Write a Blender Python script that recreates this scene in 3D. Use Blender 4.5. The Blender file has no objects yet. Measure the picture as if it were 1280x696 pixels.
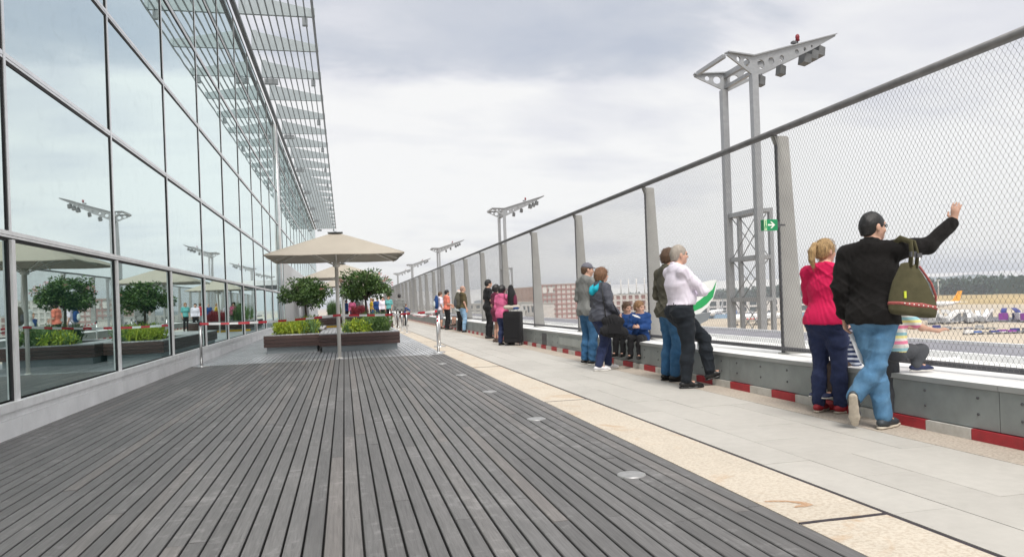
import bpy, bmesh, math, random
import numpy as np
from mathutils import Vector, Matrix
random.seed(7); np.random.seed(7)
R = math.radians
scene = bpy.context.scene
col = scene.collection
# ------------------------------------------------------------------ camera
CAM_H = 1.2
yaw, roll = math.atan(210/924.), 0.036
cd = bpy.data.cameras.new('camera'); cam = bpy.data.objects.new('camera', cd); col.objects.link(cam)
cd.sensor_width = 36; cd.lens = 924/1280*36; cd.shift_y = 27/1280; cd.clip_start = 0.05; cd.clip_end = 6000
F = Vector((math.sin(yaw), math.cos(yaw), 0)); R0 = Vector((math.cos(yaw), -math.sin(yaw), 0)); U0 = Vector((0, 0, 1))
cr = R0*math.cos(roll) - U0*math.sin(roll); cu = R0*math.sin(roll) + U0*math.cos(roll)
m = Matrix((cr, cu, -F)).transposed().to_4x4(); m.translation = (0, 0, CAM_H); cam.matrix_world = m
scene.camera = cam
# ------------------------------------------------------------------ colour management
scene.view_settings.view_transform = 'Standard'; scene.view_settings.look = 'None'
scene.view_settings.exposure = 1.3; scene.view_settings.gamma = 1
scene.cycles.max_bounces = 7; scene.cycles.glossy_bounces = 4; scene.cycles.transparent_max_bounces = 12
scene.cycles.use_denoising = True
# ------------------------------------------------------------------ world: overcast sky
SUN_EL, SUN_AZ = R(57), R(186)          # azimuth measured from +Y towards +X
w = bpy.data.worlds.new('World'); scene.world = w; w.use_nodes = True
nt = w.node_tree; nt.nodes.clear()
def N(t, typ, **kw):
    n = t.nodes.new(typ)
    for k, v in kw.items(): setattr(n, k, v)
    return n
out = N(nt, 'ShaderNodeOutputWorld'); bg = N(nt, 'ShaderNodeBackground'); nt.links.new(bg.outputs[0], out.inputs[0])
sky = N(nt, 'ShaderNodeTexSky', sky_type='NISHITA', sun_disc=False); sky.sun_elevation = SUN_EL; sky.sun_rotation = SUN_AZ
sky.air_density = 1.0; sky.dust_density = 2.0
tc = N(nt, 'ShaderNodeTexCoord'); sep = N(nt, 'ShaderNodeSeparateXYZ'); nt.links.new(tc.outputs['Generated'], sep.inputs[0])
def mth(t, op, a, b=None, c=None):
    n = N(t, 'ShaderNodeMath', operation=op)
    for i, v in enumerate((a, b, c)):
        if v is None: continue
        if isinstance(v, (int, float)): n.inputs[i].default_value = v
        else: t.links.new(v, n.inputs[i])
    return n.outputs[0]
zc = mth(nt, 'ADD', mth(nt, 'ABSOLUTE', sep.outputs[2]), 0.16)
cx = mth(nt, 'DIVIDE', sep.outputs[0], zc); cy = mth(nt, 'DIVIDE', sep.outputs[1], zc)
cmb = N(nt, 'ShaderNodeCombineXYZ'); nt.links.new(cx, cmb.inputs[0]); nt.links.new(cy, cmb.inputs[1])
def noise(t, vec, scale, detail=4, rough=.55, dist=0.0):
    n = N(t, 'ShaderNodeTexNoise'); n.inputs['Scale'].default_value = scale; n.inputs['Detail'].default_value = detail
    n.inputs['Roughness'].default_value = rough; n.inputs['Distortion'].default_value = dist
    if vec is not None: t.links.new(vec, n.inputs['Vector'])
    return n.outputs['Fac']
def ramp(t, fac, stops, interp='LINEAR'):
    n = N(t, 'ShaderNodeValToRGB'); e = n.color_ramp.elements; n.color_ramp.interpolation = interp
    while len(e) > 1: e.remove(e[-1])
    e[0].position = stops[0][0]; c = stops[0][1]; e[0].color = (*c, 1) if len(c) == 3 else c
    for p, c in stops[1:]:
        k = e.new(p); k.color = (*c, 1)
    t.links.new(fac, n.inputs[0]); return n.outputs[0]
def mixc(t, fac, a, b, mode='MIX'):
    n = N(t, 'ShaderNodeMix', data_type='RGBA', blend_type=mode)
    for i, v in ((0, fac), (6, a), (7, b)):
        if isinstance(v, (int, float)): n.inputs[i].default_value = v
        elif isinstance(v, tuple): n.inputs[i].default_value = (*v, 1)
        else: t.links.new(v, n.inputs[i])
    return n.outputs[2]
vs = N(nt, 'ShaderNodeVectorMath', operation='MULTIPLY'); nt.links.new(cmb.outputs[0], vs.inputs[0]); vs.inputs[1].default_value = (0.7, 1.0, 1)
n1 = noise(nt, vs.outputs[0], 0.9, 5, .5, .4)
n2 = noise(nt, vs.outputs[0], 2.6, 5, .55, .3)
base = mth(nt, 'ADD', mth(nt, 'MULTIPLY', n1, .68), mth(nt, 'MULTIPLY', n2, .32))
# one broad grey cloud bank ahead, high up
ddx = mth(nt, 'SUBTRACT', cx, 0.38); ddy = mth(nt, 'SUBTRACT', cy, 1.72)
rr = mth(nt, 'ADD', mth(nt, 'MULTIPLY', mth(nt, 'MULTIPLY', ddx, ddx), 1.9), mth(nt, 'MULTIPLY', mth(nt, 'MULTIPLY', ddy, ddy), 5.0))
rn = mth(nt, 'ADD', rr, mth(nt, 'MULTIPLY', mth(nt, 'SUBTRACT', n2, .5), 1.6))
bank = mth(nt, 'MULTIPLY', mth(nt, 'DIVIDE', 1.0, mth(nt, 'ADD', 1.0, mth(nt, 'EXPONENT', mth(nt, 'MULTIPLY', mth(nt, 'SUBTRACT', rn, .75), 6.0)))), 0.25)
val = mth(nt, 'SUBTRACT', base, bank)
cloud = ramp(nt, val, [(0.20, (2.20, 2.36, 2.70)), (0.29, (2.62, 2.72, 2.96)), (0.38, (3.26, 3.26, 3.42)), (0.49, (3.96, 3.92, 3.86))])
skyc = mixc(nt, 0.95, sky.outputs[0], cloud)
nt.links.new(skyc, bg.inputs[0]); bg.inputs[1].default_value = 0.1
# ------------------------------------------------------------------ sun (overcast: weak, wide)
sd = bpy.data.lights.new('sun', 'SUN'); sd.energy = 1.5; sd.angle = R(22); sd.color = (1, .96, .9)
so = bpy.data.objects.new('sun', sd); col.objects.link(so)
sdir = Vector((math.sin(SUN_AZ)*math.cos(SUN_EL), math.cos(SUN_AZ)*math.cos(SUN_EL), math.sin(SUN_EL)))
so.rotation_euler = sdir.to_track_quat('Z', 'Y').to_euler()
so.location = (0, -20, 40)

# ------------------------------------------------------------------ helpers
class MB:
    """collects shapes, builds ONE mesh object"""
    def __init__(s): s.v = []; s.f = []; s.m = []; s.smooth = []
    def add(s, vs, fs, mi=0, sm=False):
        o = len(s.v); s.v += [tuple(v) for v in vs]; s.f += [tuple(i+o for i in f) for f in fs]
        s.m += [mi]*len(fs); s.smooth += [sm]*len(fs); return s
    def box(s, x0, x1, y0, y1, z0, z1, mi=0):
        v = [(x, y, z) for z in (z0, z1) for y in (y0, y1) for x in (x0, x1)]
        return s.add(v, [(0, 2, 3, 1), (4, 5, 7, 6), (0, 1, 5, 4), (2, 6, 7, 3), (0, 4, 6, 2), (1, 3, 7, 5)], mi)
    def prism(s, poly, a, b, axis='y', mi=0):
        """poly: 2-D points; extruded along axis from a to b"""
        def P(p, t): return {'x': (t, p[0], p[1]), 'y': (p[0], t, p[1]), 'z': (p[0], p[1], t)}[axis]
        n = len(poly); v = [P(p, a) for p in poly]+[P(p, b) for p in poly]
        f = [tuple(range(n))[::-1], tuple(range(n, 2*n))]+[(i, (i+1) % n, n+(i+1) % n, n+i) for i in range(n)]
        return s.add(v, f, mi)
    def tube(s, pts, rad, n=8, mi=0, cap=True, sm=True, flat=None):
        pts = [Vector(p) for p in pts]; rads = rad if isinstance(rad, (list, tuple)) else [rad]*len(pts)
        vs = []; fs = []; up = None
        for i, p in enumerate(pts):
            d = (pts[min(i+1, len(pts)-1)]-pts[max(i-1, 0)]).normalized()
            if up is None:
                up = Vector((0, 0, 1)) if abs(d.z) < .9 else Vector((1, 0, 0))
            a = d.cross(up).normalized(); b = a.cross(d).normalized(); up = b
            for k in range(n):
                t = 2*math.pi*k/n
                vs.append(p+a*(math.cos(t)*rads[i])+b*(math.sin(t)*rads[i]*(flat or 1)))
        for i in range(len(pts)-1):
            for k in range(n):
                fs.append((i*n+k, i*n+(k+1) % n, (i+1)*n+(k+1) % n, (i+1)*n+k))
        s.add(vs, fs, mi, sm)
        if cap:
            o = len(s.v)-len(vs); e = o+(len(pts)-1)*n
            s.f += [tuple(o+k for k in range(n))[::-1], tuple(e+k for k in range(n))]; s.m += [mi]*2; s.smooth += [False]*2
        return s
    def lathe(s, prof, c=(0, 0, 0), n=20, mi=0, sm=True):
        vs = [(c[0]+r*math.cos(2*math.pi*k/n), c[1]+r*math.sin(2*math.pi*k/n), c[2]+z) for r, z in prof for k in range(n)]
        fs = [(i*n+k, i*n+(k+1) % n, (i+1)*n+(k+1) % n, (i+1)*n+k) for i in range(len(prof)-1) for k in range(n)]
        fs += [tuple(range(n))[::-1], tuple(range((len(prof)-1)*n, len(prof)*n))]
        return s.add(vs, fs, mi, sm)
    def ball(s, c, r, n=10, mi=0):
        r = r if isinstance(r, (tuple, list)) else (r, r, r); k2 = max(4, n//2+1); vs = []; fs = []
        for i in range(k2+1):
            ph = math.pi*i/k2
            for k in range(n):
                t = 2*math.pi*k/n
                vs.append((c[0]+r[0]*math.sin(ph)*math.cos(t), c[1]+r[1]*math.sin(ph)*math.sin(t), c[2]-r[2]*math.cos(ph)))
        fs = [(i*n+k, i*n+(k+1) % n, (i+1)*n+(k+1) % n, (i+1)*n+k) for i in range(k2) for k in range(n)]
        return s.add(vs, fs, mi, True)
    def mesh(s, name, mats, bevel=0):
        me = bpy.data.meshes.new(name); me.from_pydata(s.v, [], s.f)
        for mm in (mats if isinstance(mats, (list, tuple)) else [mats]): me.materials.append(mm)
        me.polygons.foreach_set('material_index', s.m); me.polygons.foreach_set('use_smooth', s.smooth)
        if bevel:
            bm = bmesh.new(); bm.from_mesh(me)
            bmesh.ops.remove_doubles(bm, verts=bm.verts, dist=1e-5)
            bmesh.ops.bevel(bm, geom=list(bm.edges), offset=bevel, segments=1, affect='EDGES'); bm.to_mesh(me); bm.free()
        me.update(); return me
    def build(s, name, mats, parent=None, loc=None, bevel=0, **tags):
        return link(name, s.mesh(name, mats, bevel), parent, loc, **tags)
def link(name, me, parent=None, loc=None, rot=None, **tags):
    o = bpy.data.objects.new(name, me); col.objects.link(o)
    if parent is not None: o.parent = parent
    if loc is not None: o.location = loc
    if rot is not None: o.rotation_euler = rot
    for k, v in tags.items(): o[k] = v
    return o
def thing(name, label, cat, loc=(0, 0, 0), rz=0, group=None):
    o = bpy.data.objects.new(name, None); col.objects.link(o); o.location = loc; o.rotation_euler = (0, 0, rz)
    o.empty_display_size = .2; o['label'] = label; o['category'] = cat
    if group: o['group'] = group
    return o
def struct(name, loc=(0, 0, 0)):
    o = bpy.data.objects.new(name, None); col.objects.link(o); o.location = loc; o['kind'] = 'structure'; return o
def copy_tree(o, parent=None):
    c = o.copy(); col.objects.link(c)
    if parent is not None: c.parent = parent
    for ch in list(o.children): copy_tree(ch, c)
    return c

# ------------------------------------------------------------------ materials
M = {}
def mat(name, colr, rough=.6, metal=0.0, var=.12, vscale=3.0, bump=0.0, bscale=60, spec=.5, rnd=0.0, stretch=None, detail=5, coat=0, rampc=None):
    if name in M: return M[name]
    mt = bpy.data.materials.new(name); mt.use_nodes = True; t = mt.node_tree
    p = t.nodes['Principled BSDF']; p.inputs['Roughness'].default_value = rough; p.inputs['Metallic'].default_value = metal
    p.inputs['Specular IOR Level'].default_value = spec; p.inputs['Coat Weight'].default_value = coat
    geo = N(t, 'ShaderNodeNewGeometry'); vec = geo.outputs['Position']
    if stretch:
        q = N(t, 'ShaderNodeVectorMath', operation='MULTIPLY'); t.links.new(vec, q.inputs[0]); q.inputs[1].default_value = stretch; vec = q.outputs[0]
    f = noise(t, vec, vscale, detail, .6)
    hi = tuple(min(1, c*(1+var)) for c in colr); lo = tuple(c*(1-var) for c in colr)
    c = ramp(t, f, [(.28, lo), (.72, hi)] if rampc is None else rampc)
    if rnd:
        oi = N(t, 'ShaderNodeObjectInfo')
        g = mth(t, 'ADD', mth(t, 'MULTIPLY', oi.outputs['Random'], 2*rnd), 1-rnd)
        cmbn = N(t, 'ShaderNodeCombineColor'); [t.links.new(g, cmbn.inputs[i]) for i in range(3)]
        c = mixc(t, 1.0, c, cmbn.outputs[0], 'MULTIPLY')
    t.links.new(c, p.inputs['Base Color'])
    if bump:
        b = N(t, 'ShaderNodeBump'); b.inputs['Strength'].default_value = bump; b.inputs['Distance'].default_value = .01
        t.links.new(noise(t, vec, bscale, 3, .6), b.inputs['Height']); t.links.new(b.outputs[0], p.inputs['Normal'])
    M[name] = mt; return mt
def tree_of(mt): return mt.node_tree, mt.node_tree.nodes['Principled BSDF']

# weathered deck boards
def board_mat(name, base, rough, var):
    mt = bpy.data.materials.new(name); mt.use_nodes = True; t, p = tree_of(mt)
    geo = N(t, 'ShaderNodeNewGeometry'); oi = N(t, 'ShaderNodeObjectInfo')
    q = N(t, 'ShaderNodeVectorMath', operation='MULTIPLY'); t.links.new(geo.outputs['Position'], q.inputs[0]); q.inputs[1].default_value = (34, 1.6, 34)
    ofs = N(t, 'ShaderNodeVectorMath', operation='ADD'); t.links.new(q.outputs[0], ofs.inputs[0])
    cc = N(t, 'ShaderNodeCombineXYZ'); t.links.new(mth(t, 'MULTIPLY', oi.outputs['Random'], 50), cc.inputs[1]); t.links.new(cc.outputs[0], ofs.inputs[1])
    g1 = noise(t, ofs.outputs[0], 2.2, 6, .65, .6)
    q2 = N(t, 'ShaderNodeVectorMath', operation='MULTIPLY'); t.links.new(geo.outputs['Position'], q2.inputs[0]); q2.inputs[1].default_value = (1.4, .55, 1)
    g2 = noise(t, q2.outputs[0], 1.3, 5, .62)
    g3 = noise(t, geo.outputs['Position'], 9, 5, .7)
    c = ramp(t, g1, [(.25, tuple(x*.66 for x in base)), (.5, base), (.8, tuple(x*1.35 for x in base))])
    v = mth(t, 'ADD', mth(t, 'MULTIPLY', oi.outputs['Random'], 2*var), 1-var)
    v = mth(t, 'MULTIPLY', v, mth(t, 'ADD', mth(t, 'MULTIPLY', g2, .7), .65))
    cb = N(t, 'ShaderNodeCombineColor'); [t.links.new(v, cb.inputs[i]) for i in range(3)]
    c = mixc(t, 1.0, c, cb.outputs[0], 'MULTIPLY')
    # pale worn patches
    wear = ramp(t, mth(t, 'ADD', mth(t, 'MULTIPLY', g3, .55), mth(t, 'MULTIPLY', g2, .45)), [(.54, (0, 0, 0)), (.66, (1, 1, 1))])
    c = mixc(t, mth(t, 'MULTIPLY', wear, .5), c, tuple(min(1, x*2.3+.03) for x in base))
    # a few browner boards
    br = ramp(t, oi.outputs['Random'], [(.80, (0, 0, 0)), (.95, (1, 1, 1))])
    c = mixc(t, mth(t, 'MULTIPLY', br, .4), c, mixc(t, 1.0, c, (1.15, 1.02, .93), 'MULTIPLY'))
    t.links.new(c, p.inputs['Base Color'])
    t.links.new(mth(t, 'ADD', mth(t, 'MULTIPLY', g2, .22), rough-.11), p.inputs['Roughness'])
    b = N(t, 'ShaderNodeBump'); b.inputs['Strength'].default_value = .35; b.inputs['Distance'].default_value = .004
    t.links.new(g1, b.inputs['Height']); t.links.new(b.outputs[0], p.inputs['Normal'])
    M[name] = mt; return mt
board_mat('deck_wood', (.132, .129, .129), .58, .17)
board_mat('deck_wet_sheen', (.40, .41, .43), .40, .10)  # pale bluish base holds the sky's reflection on the shiny boards
mat('black_gap', (.012, .012, .012), .9)
mat('alu', (.80, .81, .82), .38, .75, .08, 4, rnd=.05)
mat('frame_white', (.84, .845, .85), .42, .15, .10, 5, rnd=.04)
mat('plinth_panel', (.82, .825, .83), .5, .0, .13, 1.6, rnd=.05, bump=.05)
mat('gasket', (.02, .02, .022), .7)
mat('fin_grey', (.33, .37, .385), .5, .2, .08, 2)
mat('lamp_grey', (.13, .135, .14), .5, .3, .15, 3)
mat('bar_grey', (.23, .25, .265), .5, .3, .08, 2)
mat('steel', (.33, .34, .355), .45, .5, .10, 4)
mat('post_grey', (.36, .355, .34), .55, .25, .10, 3)
mat('rail_dark', (.11, .11, .12), .5, .4, .2, 6)
mat('rail_grey', (.17, .17, .175), .45, .4, .2, 6)
mat('wire', (.20, .195, .19), .5, .45, .1, 3)
mat('panel_grey', (.275, .30, .30), .6, .1, .26, 1.7, rnd=.08, bump=.05)
mat('ledge_white', (.90, .90, .89), .5, 0, .06, 2)
mat('lip_grey', (.36, .37, .37), .5, .2, .1, 3)
mat('roof_white', (.72, .72, .71), .6, 0, .12, .8)
mat('roof_grey', (.23, .23, .26), .8, 0, .15, .6)
mat('kerb_red', (.42, .035, .045), .55, 0, .22, 9, bump=.1, rampc=[(.2, (.33, .06, .055)), (.33, (.36, .03, .04)), (.55, (.45, .03, .042)), (.74, (.43, .045, .05)), (.78, (.40, .25, .22))], detail=8)
mat('kerb_white', (.62, .60, .56), .6, 0, .22, 9, bump=.1, rampc=[(.22, (.30, .28, .25)), (.34, (.52, .50, .46)), (.6, (.64, .62, .585)), (.8, (.58, .55, .50))], detail=8)
mat('canvas', (.425, .382, .322), .85, 0, .05, 2.0, bump=.15, bscale=300)
mat('pole_cream', (.74, .72, .68), .45, .1, .06, 3)
mat('planter_wood', (.082, .048, .043), .55, 0, .45, 5, stretch=(1, 3, 14), rnd=.18)
mat('planter_plinth', (.27, .30, .315), .5, .2, .12, 2)
mat('bark', (.10, .08, .06), .9, 0, .4, 30, bump=.5)
mat('soil', (.05, .038, .03), .95, 0, .4, 20)
mat('stainless', (.60, .60, .60), .28, .9, .08, 5)
mat('tape_red', (.55, .03, .05), .5, 0, .05); mat('tape_white', (.8, .8, .8), .5, 0, .05)
mat('far_red', (.35, .20, .185), .8, 0, .1, .3); mat('far_white', (.62, .60, .58), .8, 0, .1, .3); mat('far_grey', (.42, .42, .40), .8, 0, .12, .3)  # far_red is paled, with distance haze mixed into its base colour
mat('far_glass', (.10, .12, .13), .2, 0, .3, .5); mat('far_brown', (.36, .24, .19), .8, 0, .12, .2)
mat('apron', (.46, .395, .31), .9, 0, .14, .02)
mat('asphalt', (.13, .13, .15), .9, 0, .15, .05)
mat('dry_grass', (.42, .31, .14), .95, 0, .25, .02)
# tiles and pebble stone
def stone(name, base, speck, rough=.65, dens=240, amt=.5, stain=None, rnd=.04):
    mt = bpy.data.materials.new(name); mt.use_nodes = True; t, p = tree_of(mt)
    geo = N(t, 'ShaderNodeNewGeometry'); oi = N(t, 'ShaderNodeObjectInfo'); P = geo.outputs['Position']
    a = noise(t, P, 1.1, 5, .6); b = noise(t, P, dens, 2, .7); d = noise(t, P, 9, 5, .65)
    c = mixc(t, mth(t, 'MULTIPLY', ramp(t, b, [(.40, (1, 1, 1)), (.55, (0, 0, 0))]), amt), base, speck)
    c = mixc(t, .35, c, ramp(t, a, [(.3, tuple(x*.72 for x in base)), (.7, tuple(min(1, x*1.12) for x in base))]))
    c = mixc(t, .25, c, ramp(t, d, [(.3, tuple(x*.70 for x in base)), (.7, tuple(min(1, x*1.12) for x in base))]))
    if stain:
        s = ramp(t, noise(t, P, 1.7, 6, .7, 1.2), [(.55, (0, 0, 0)), (.66, (1, 1, 1))])
        c = mixc(t, mth(t, 'MULTIPLY', s, .55), c, stain)
    g = mth(t, 'ADD', mth(t, 'MULTIPLY', oi.outputs['Random'], 2*rnd), 1-rnd)
    cb = N(t, 'ShaderNodeCombineColor'); [t.links.new(g, cb.inputs[i]) for i in range(3)]
    c = mixc(t, 1.0, c, cb.outputs[0], 'MULTIPLY')
    t.links.new(c, p.inputs['Base Color']); p.inputs['Roughness'].default_value = rough
    bp = N(t, 'ShaderNodeBump'); bp.inputs['Strength'].default_value = .25; bp.inputs['Distance'].default_value = .003
    t.links.new(b, bp.inputs['Height']); t.links.new(bp.outputs[0], p.inputs['Normal'])
    M[name] = mt; return mt
stone('tile_stone', (.485, .465, .43), (.34, .32, .29), .6, 260, .25, None, .05)
stone('pebble_stone', (.50, .44, .375), (.17, .12, .085), .75, 46, .8)
stone('beige_slab', (.60, .54, .455), (.30, .20, .12), .8, 42, .62, (.46, .30, .17))
mat('joint_dark', (.035, .028, .035), .8, 0, .3, 20)
mat('rust_stain', (.42, .27, .17), .85, 0, .3, 30, rampc=[(.30, (.56, .46, .35)), (.5, (.40, .23, .13)), (.7, (.55, .44, .33))])
# facade glass: mirror coated above, clearer with a dark interior at deck level
def glass_mat(name, tint, dark, f0, f1):
    mt = bpy.data.materials.new(name); mt.use_nodes = True; t = mt.node_tree; t.nodes.clear()
    o = N(t, 'ShaderNodeOutputMaterial'); mx = N(t, 'ShaderNodeMixShader'); g = N(t, 'ShaderNodeBsdfGlossy'); d = N(t, 'ShaderNodeBsdfDiffuse')
    g.inputs['Color'].default_value = (*tint, 1); g.inputs['Roughness'].default_value = .012
    geo = N(t, 'ShaderNodeNewGeometry'); P = geo.outputs['Position']
    q = N(t, 'ShaderNodeVectorMath', operation='MULTIPLY'); t.links.new(P, q.inputs[0]); q.inputs[1].default_value = (1, .8, .5)
    dn = ramp(t, noise(t, q.outputs[0], 1.1, 4, .6), [(.35, tuple(x*.4 for x in dark)), (.7, tuple(x*1.7 for x in dark))]); t.links.new(dn, d.inputs['Color'])
    lw = N(t, 'ShaderNodeLayerWeight'); lw.inputs['Blend'].default_value = .5
    f = ramp(t, lw.outputs['Facing'], [(0, (f0,)*3), (.55, (f0+(f1-f0)*.7,)*3), (.8, (f1,)*3), (1, (.99,)*3)])
    smear = mth(t, 'SUBTRACT', 1.0, mth(t, 'MULTIPLY', ramp(t, noise(t, P, 3.2, 6, .7, 1.0), [(.52, (0, 0, 0)), (.75, (1, 1, 1))]), .05))
    t.links.new(mth(t, 'MULTIPLY', f, smear), mx.inputs[0]); t.links.new(d.outputs[0], mx.inputs[1]); t.links.new(g.outputs[0], mx.inputs[2]); t.links.new(mx.outputs[0], o.inputs[0])
    b = N(t, 'ShaderNodeBump'); b.inputs['Strength'].default_value = .035; b.inputs['Distance'].default_value = .05
    t.links.new(noise(t, P, .5, 1.5), b.inputs['Height']); t.links.new(b.outputs[0], g.inputs['Normal'])
    M[name] = mt
glass_mat('facade_glass', (.875, .98, .975), (.03, .06, .06), .55, .95)
glass_mat('clear_glass', (.79, .935, .92), (.014, .042, .042), .34, .82)
def leaf_mat(name, c1, c2, c3):
    mt = bpy.data.materials.new(name); mt.use_nodes = True; t, p = tree_of(mt)
    geo = N(t, 'ShaderNodeNewGeometry')
    c = ramp(t, geo.outputs['Random Per Island'], [(0, c1), (.5, c2), (1, c3)])
    c = mixc(t, .5, c, ramp(t, noise(t, geo.outputs['Position'], 4.5, 3), [(.35, c1), (.65, c3)]))
    t.links.new(c, p.inputs['Base Color']); p.inputs['Roughness'].default_value = .45; p.inputs['Specular IOR Level'].default_value = .4
    M[name] = mt
leaf_mat('leaf_dark', (.024, .060, .016), (.052, .12, .032), (.13, .21, .05))
leaf_mat('leaf_bright', (.13, .25, .02), (.30, .42, .035), (.52, .56, .06))
leaf_mat('leaf_green', (.05, .12, .03), (.10, .20, .06), (.18, .28, .10))
leaf_mat('leaf_forest', (.016, .040, .020), (.026, .062, .028), (.045, .085, .040))
leaf_mat('petal_pink', (.45, .12, .14), (.6, .25, .25), (.7, .4, .38))
leaf_mat('petal_red', (.10, .008, .015), (.17, .012, .02), (.25, .025, .035))
# ================================================================== SETTING
# ---- timber deck
deck = struct('deck')
MB().box(-3.34, 2.24, 0.2, 17.30, -.30, -.045).build('deck_base', M['black_gap'], deck)
def board_mesh():
    b = MB(); w2 = .0436; c = .004
    b.prism([(-w2, -.028), (w2, -.028), (w2, -c), (w2-c, 0), (-w2+c, 0), (-w2, -c)], -.5, .5, 'y')
    return b.mesh('board', M['deck_wood'])
bme = board_mesh(); nb = 0
for i in range(56):
    x = -3.285 + i*.0997
    y = .4 - random.choice((0, 1.0, 1.9, 2.8)) - random.uniform(0, .35)
    while y < 17.27:
        L = random.choice((3.6, 4.0, 4.0, 4.4, 3.2)); y2 = min(y+L, 17.28)
        if 17.28-y2 < 1.0: y2 = 17.28
        if y2 > 1.4:
            o = link('board', bme, deck, (x, (y+y2)/2, random.uniform(-.0015, .0015))); o.scale = (1, y2-y-.007, 1); nb += 1
        y = y2
# beyond the joint: the shiny decking, its sky sheen painted as pale colour
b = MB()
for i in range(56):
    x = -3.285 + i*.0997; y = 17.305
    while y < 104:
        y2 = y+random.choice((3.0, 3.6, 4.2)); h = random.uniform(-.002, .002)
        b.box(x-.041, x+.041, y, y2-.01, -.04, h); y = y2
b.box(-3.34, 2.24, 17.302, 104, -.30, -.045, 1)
b.build('decking', [M['deck_wet_sheen'], M['black_gap']], deck, kind='stuff')
# floor lights set flush in the deck
lt = MB(); lt.lathe([(.096, -.02), (.096, .004), (.09, .006), (.084, .006)], n=24); lt.lathe([(.082, -.02), (.082, .0045)], n=24, mi=1)
mat('lens_white', (.60, .60, .59), .35, 0, .12, 25)
mat('light_ring', (.36, .36, .36), .4, .4, .15, 20)
ltm = lt.mesh('floor_light', [M['light_ring'], M['lens_white']])
for i, Yl in enumerate([4.67, 7.19, 9.62, 12.05, 14.5, 16.95, 19.4, 21.85]):
    o = link('floor_light', ltm, None, (1.84, Yl, .001)); o['category'] = 'floor light'; o['group'] = 'round lights set in the deck'
    o['label'] = ['round white floor light nearest the camera, flush in the dark deck', 'round white floor light, second nearest in the deck row',
        'third round floor light along the deck edge', 'fourth round floor light along the deck edge', 'fifth round floor light along the deck edge',
        'round floor light just before the joint to the shiny decking', 'first round floor light in the shiny decking past the barrier post', 'farthest round floor light, in the shiny decking beside the planter'][i]
# ---- stone walkway
walk = struct('walkway')
MB().box(2.245, 4.72, 0.2, 104, -.30, -.046).build('walkway_base', M['black_gap'], walk)
def slab_piece(name, x0, x1, m_, length, y0, yend, gap=.005, jit=.001, top=0.0):
    me = MB().box(-.5, .5, -.5, .5, -.05, 0).mesh(name, m_); y = y0
    while y < yend:
        y2 = y+length
        o = link(name, me, walk, ((x0+x1)/2, (y+y2)/2, top+random.uniform(-jit, jit))); o.scale = (x1-x0, y2-y-gap, 1); y = y2
xs = [2.787, 3.157, 3.552, 3.985, 4.293]
for k in range(4): slab_piece('tile', xs[k]+.002, xs[k+1]-.002, M['tile_stone'], 1.25, [2.12, 1.6, 2.2, .95][k], 36, .004)
slab_piece('slab', 2.246, 2.755, M['beige_slab'], 4.95, -1.55, 45, .022, .002)
slab_piece('stone_strip', 4.297, 4.672, M['pebble_stone'], 2.4, .6, 45, .006)
MB().box(2.757, 2.786, .2, 104, -.04, -.004).build('joint', M['joint_dark'], walk)
y = -1.55+4.95
while y < 46:
    MB().prism([(2.247, y-.026), (2.40, y-.021), (2.55, y-.027), (2.754, y-.022), (2.754, y+.005), (2.6, y+.001), (2.42, y+.007), (2.247, y+.002)], -.04, .0012, 'z').build('joint', M['joint_dark'], walk); y += 4.95
# a rusty stain on the nearest slab
st_ = [(2.30, 3.80, .010), (2.36, 3.79, .016), (2.42, 3.76, .020), (2.475, 3.70, .026), (2.482, 3.665, .030), (2.45, 3.655, .022), (2.41, 3.655, .016), (2.385, 3.645, .006)]
random.seed(12); b = MB(); V = []
for i, (sx, sy, sw) in enumerate(st_):
    a, c = st_[max(0, i-1)], st_[min(len(st_)-1, i+1)]; d = Vector((c[0]-a[0], c[1]-a[1])).normalized()
    for s_ in (-1, 1): w_ = sw*random.uniform(.6, 1.3)*s_; V.append((sx-d.y*w_, sy+d.x*w_, .0026))
b.add(V, [(2*i, 2*i+1, 2*i+3, 2*i+2) for i in range(len(st_)-1)]); b.build('rust_stain', M['rust_stain'], walk)
b = MB(); y = 36.2
for k in range(4):
    y = 36.0
    while y < 104: b.box(xs[k]+.002, xs[k+1]-.002, y+.004, y+1.25, -.05, 0); y += 1.25
y = 45.2
while y < 104: b.box(2.246, 2.755, y+.02, y+4.95, -.05, 0, 1); b.box(4.297, 4.672, y+.006, y+4.95, -.05, 0, 2); y += 4.95
b.build('paving', [M['tile_stone'], M['beige_slab'], M['pebble_stone']], walk, kind='stuff')
# ---- kerb of red and white blocks
kerb = struct('kerb')
kr = MB().box(-.022, .05, -.5, .5, 0, .084).mesh('kerb_block', M['kerb_red']); kw = MB().box(-.022, .05, -.5, .5, 0, .084).mesh('kerb_block', M['kerb_white'])
y = 5.235-.4555*8; k = 0
while y < 48:
    o = link('kerb_block', kw if k % 2 else kr, kerb, (4.695+random.uniform(-.002, .002), y+.2277, 0)); o.scale = (1, .4495, 1); y += .4555; k += 1
b = MB()
while y < 104: b.box(4.672, 4.745, y, y+.45, 0, .084, k % 2); y += .4555; k += 1
b.build('kerb_run', [M['kerb_red'], M['kerb_white']], kerb, kind='stuff')
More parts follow.
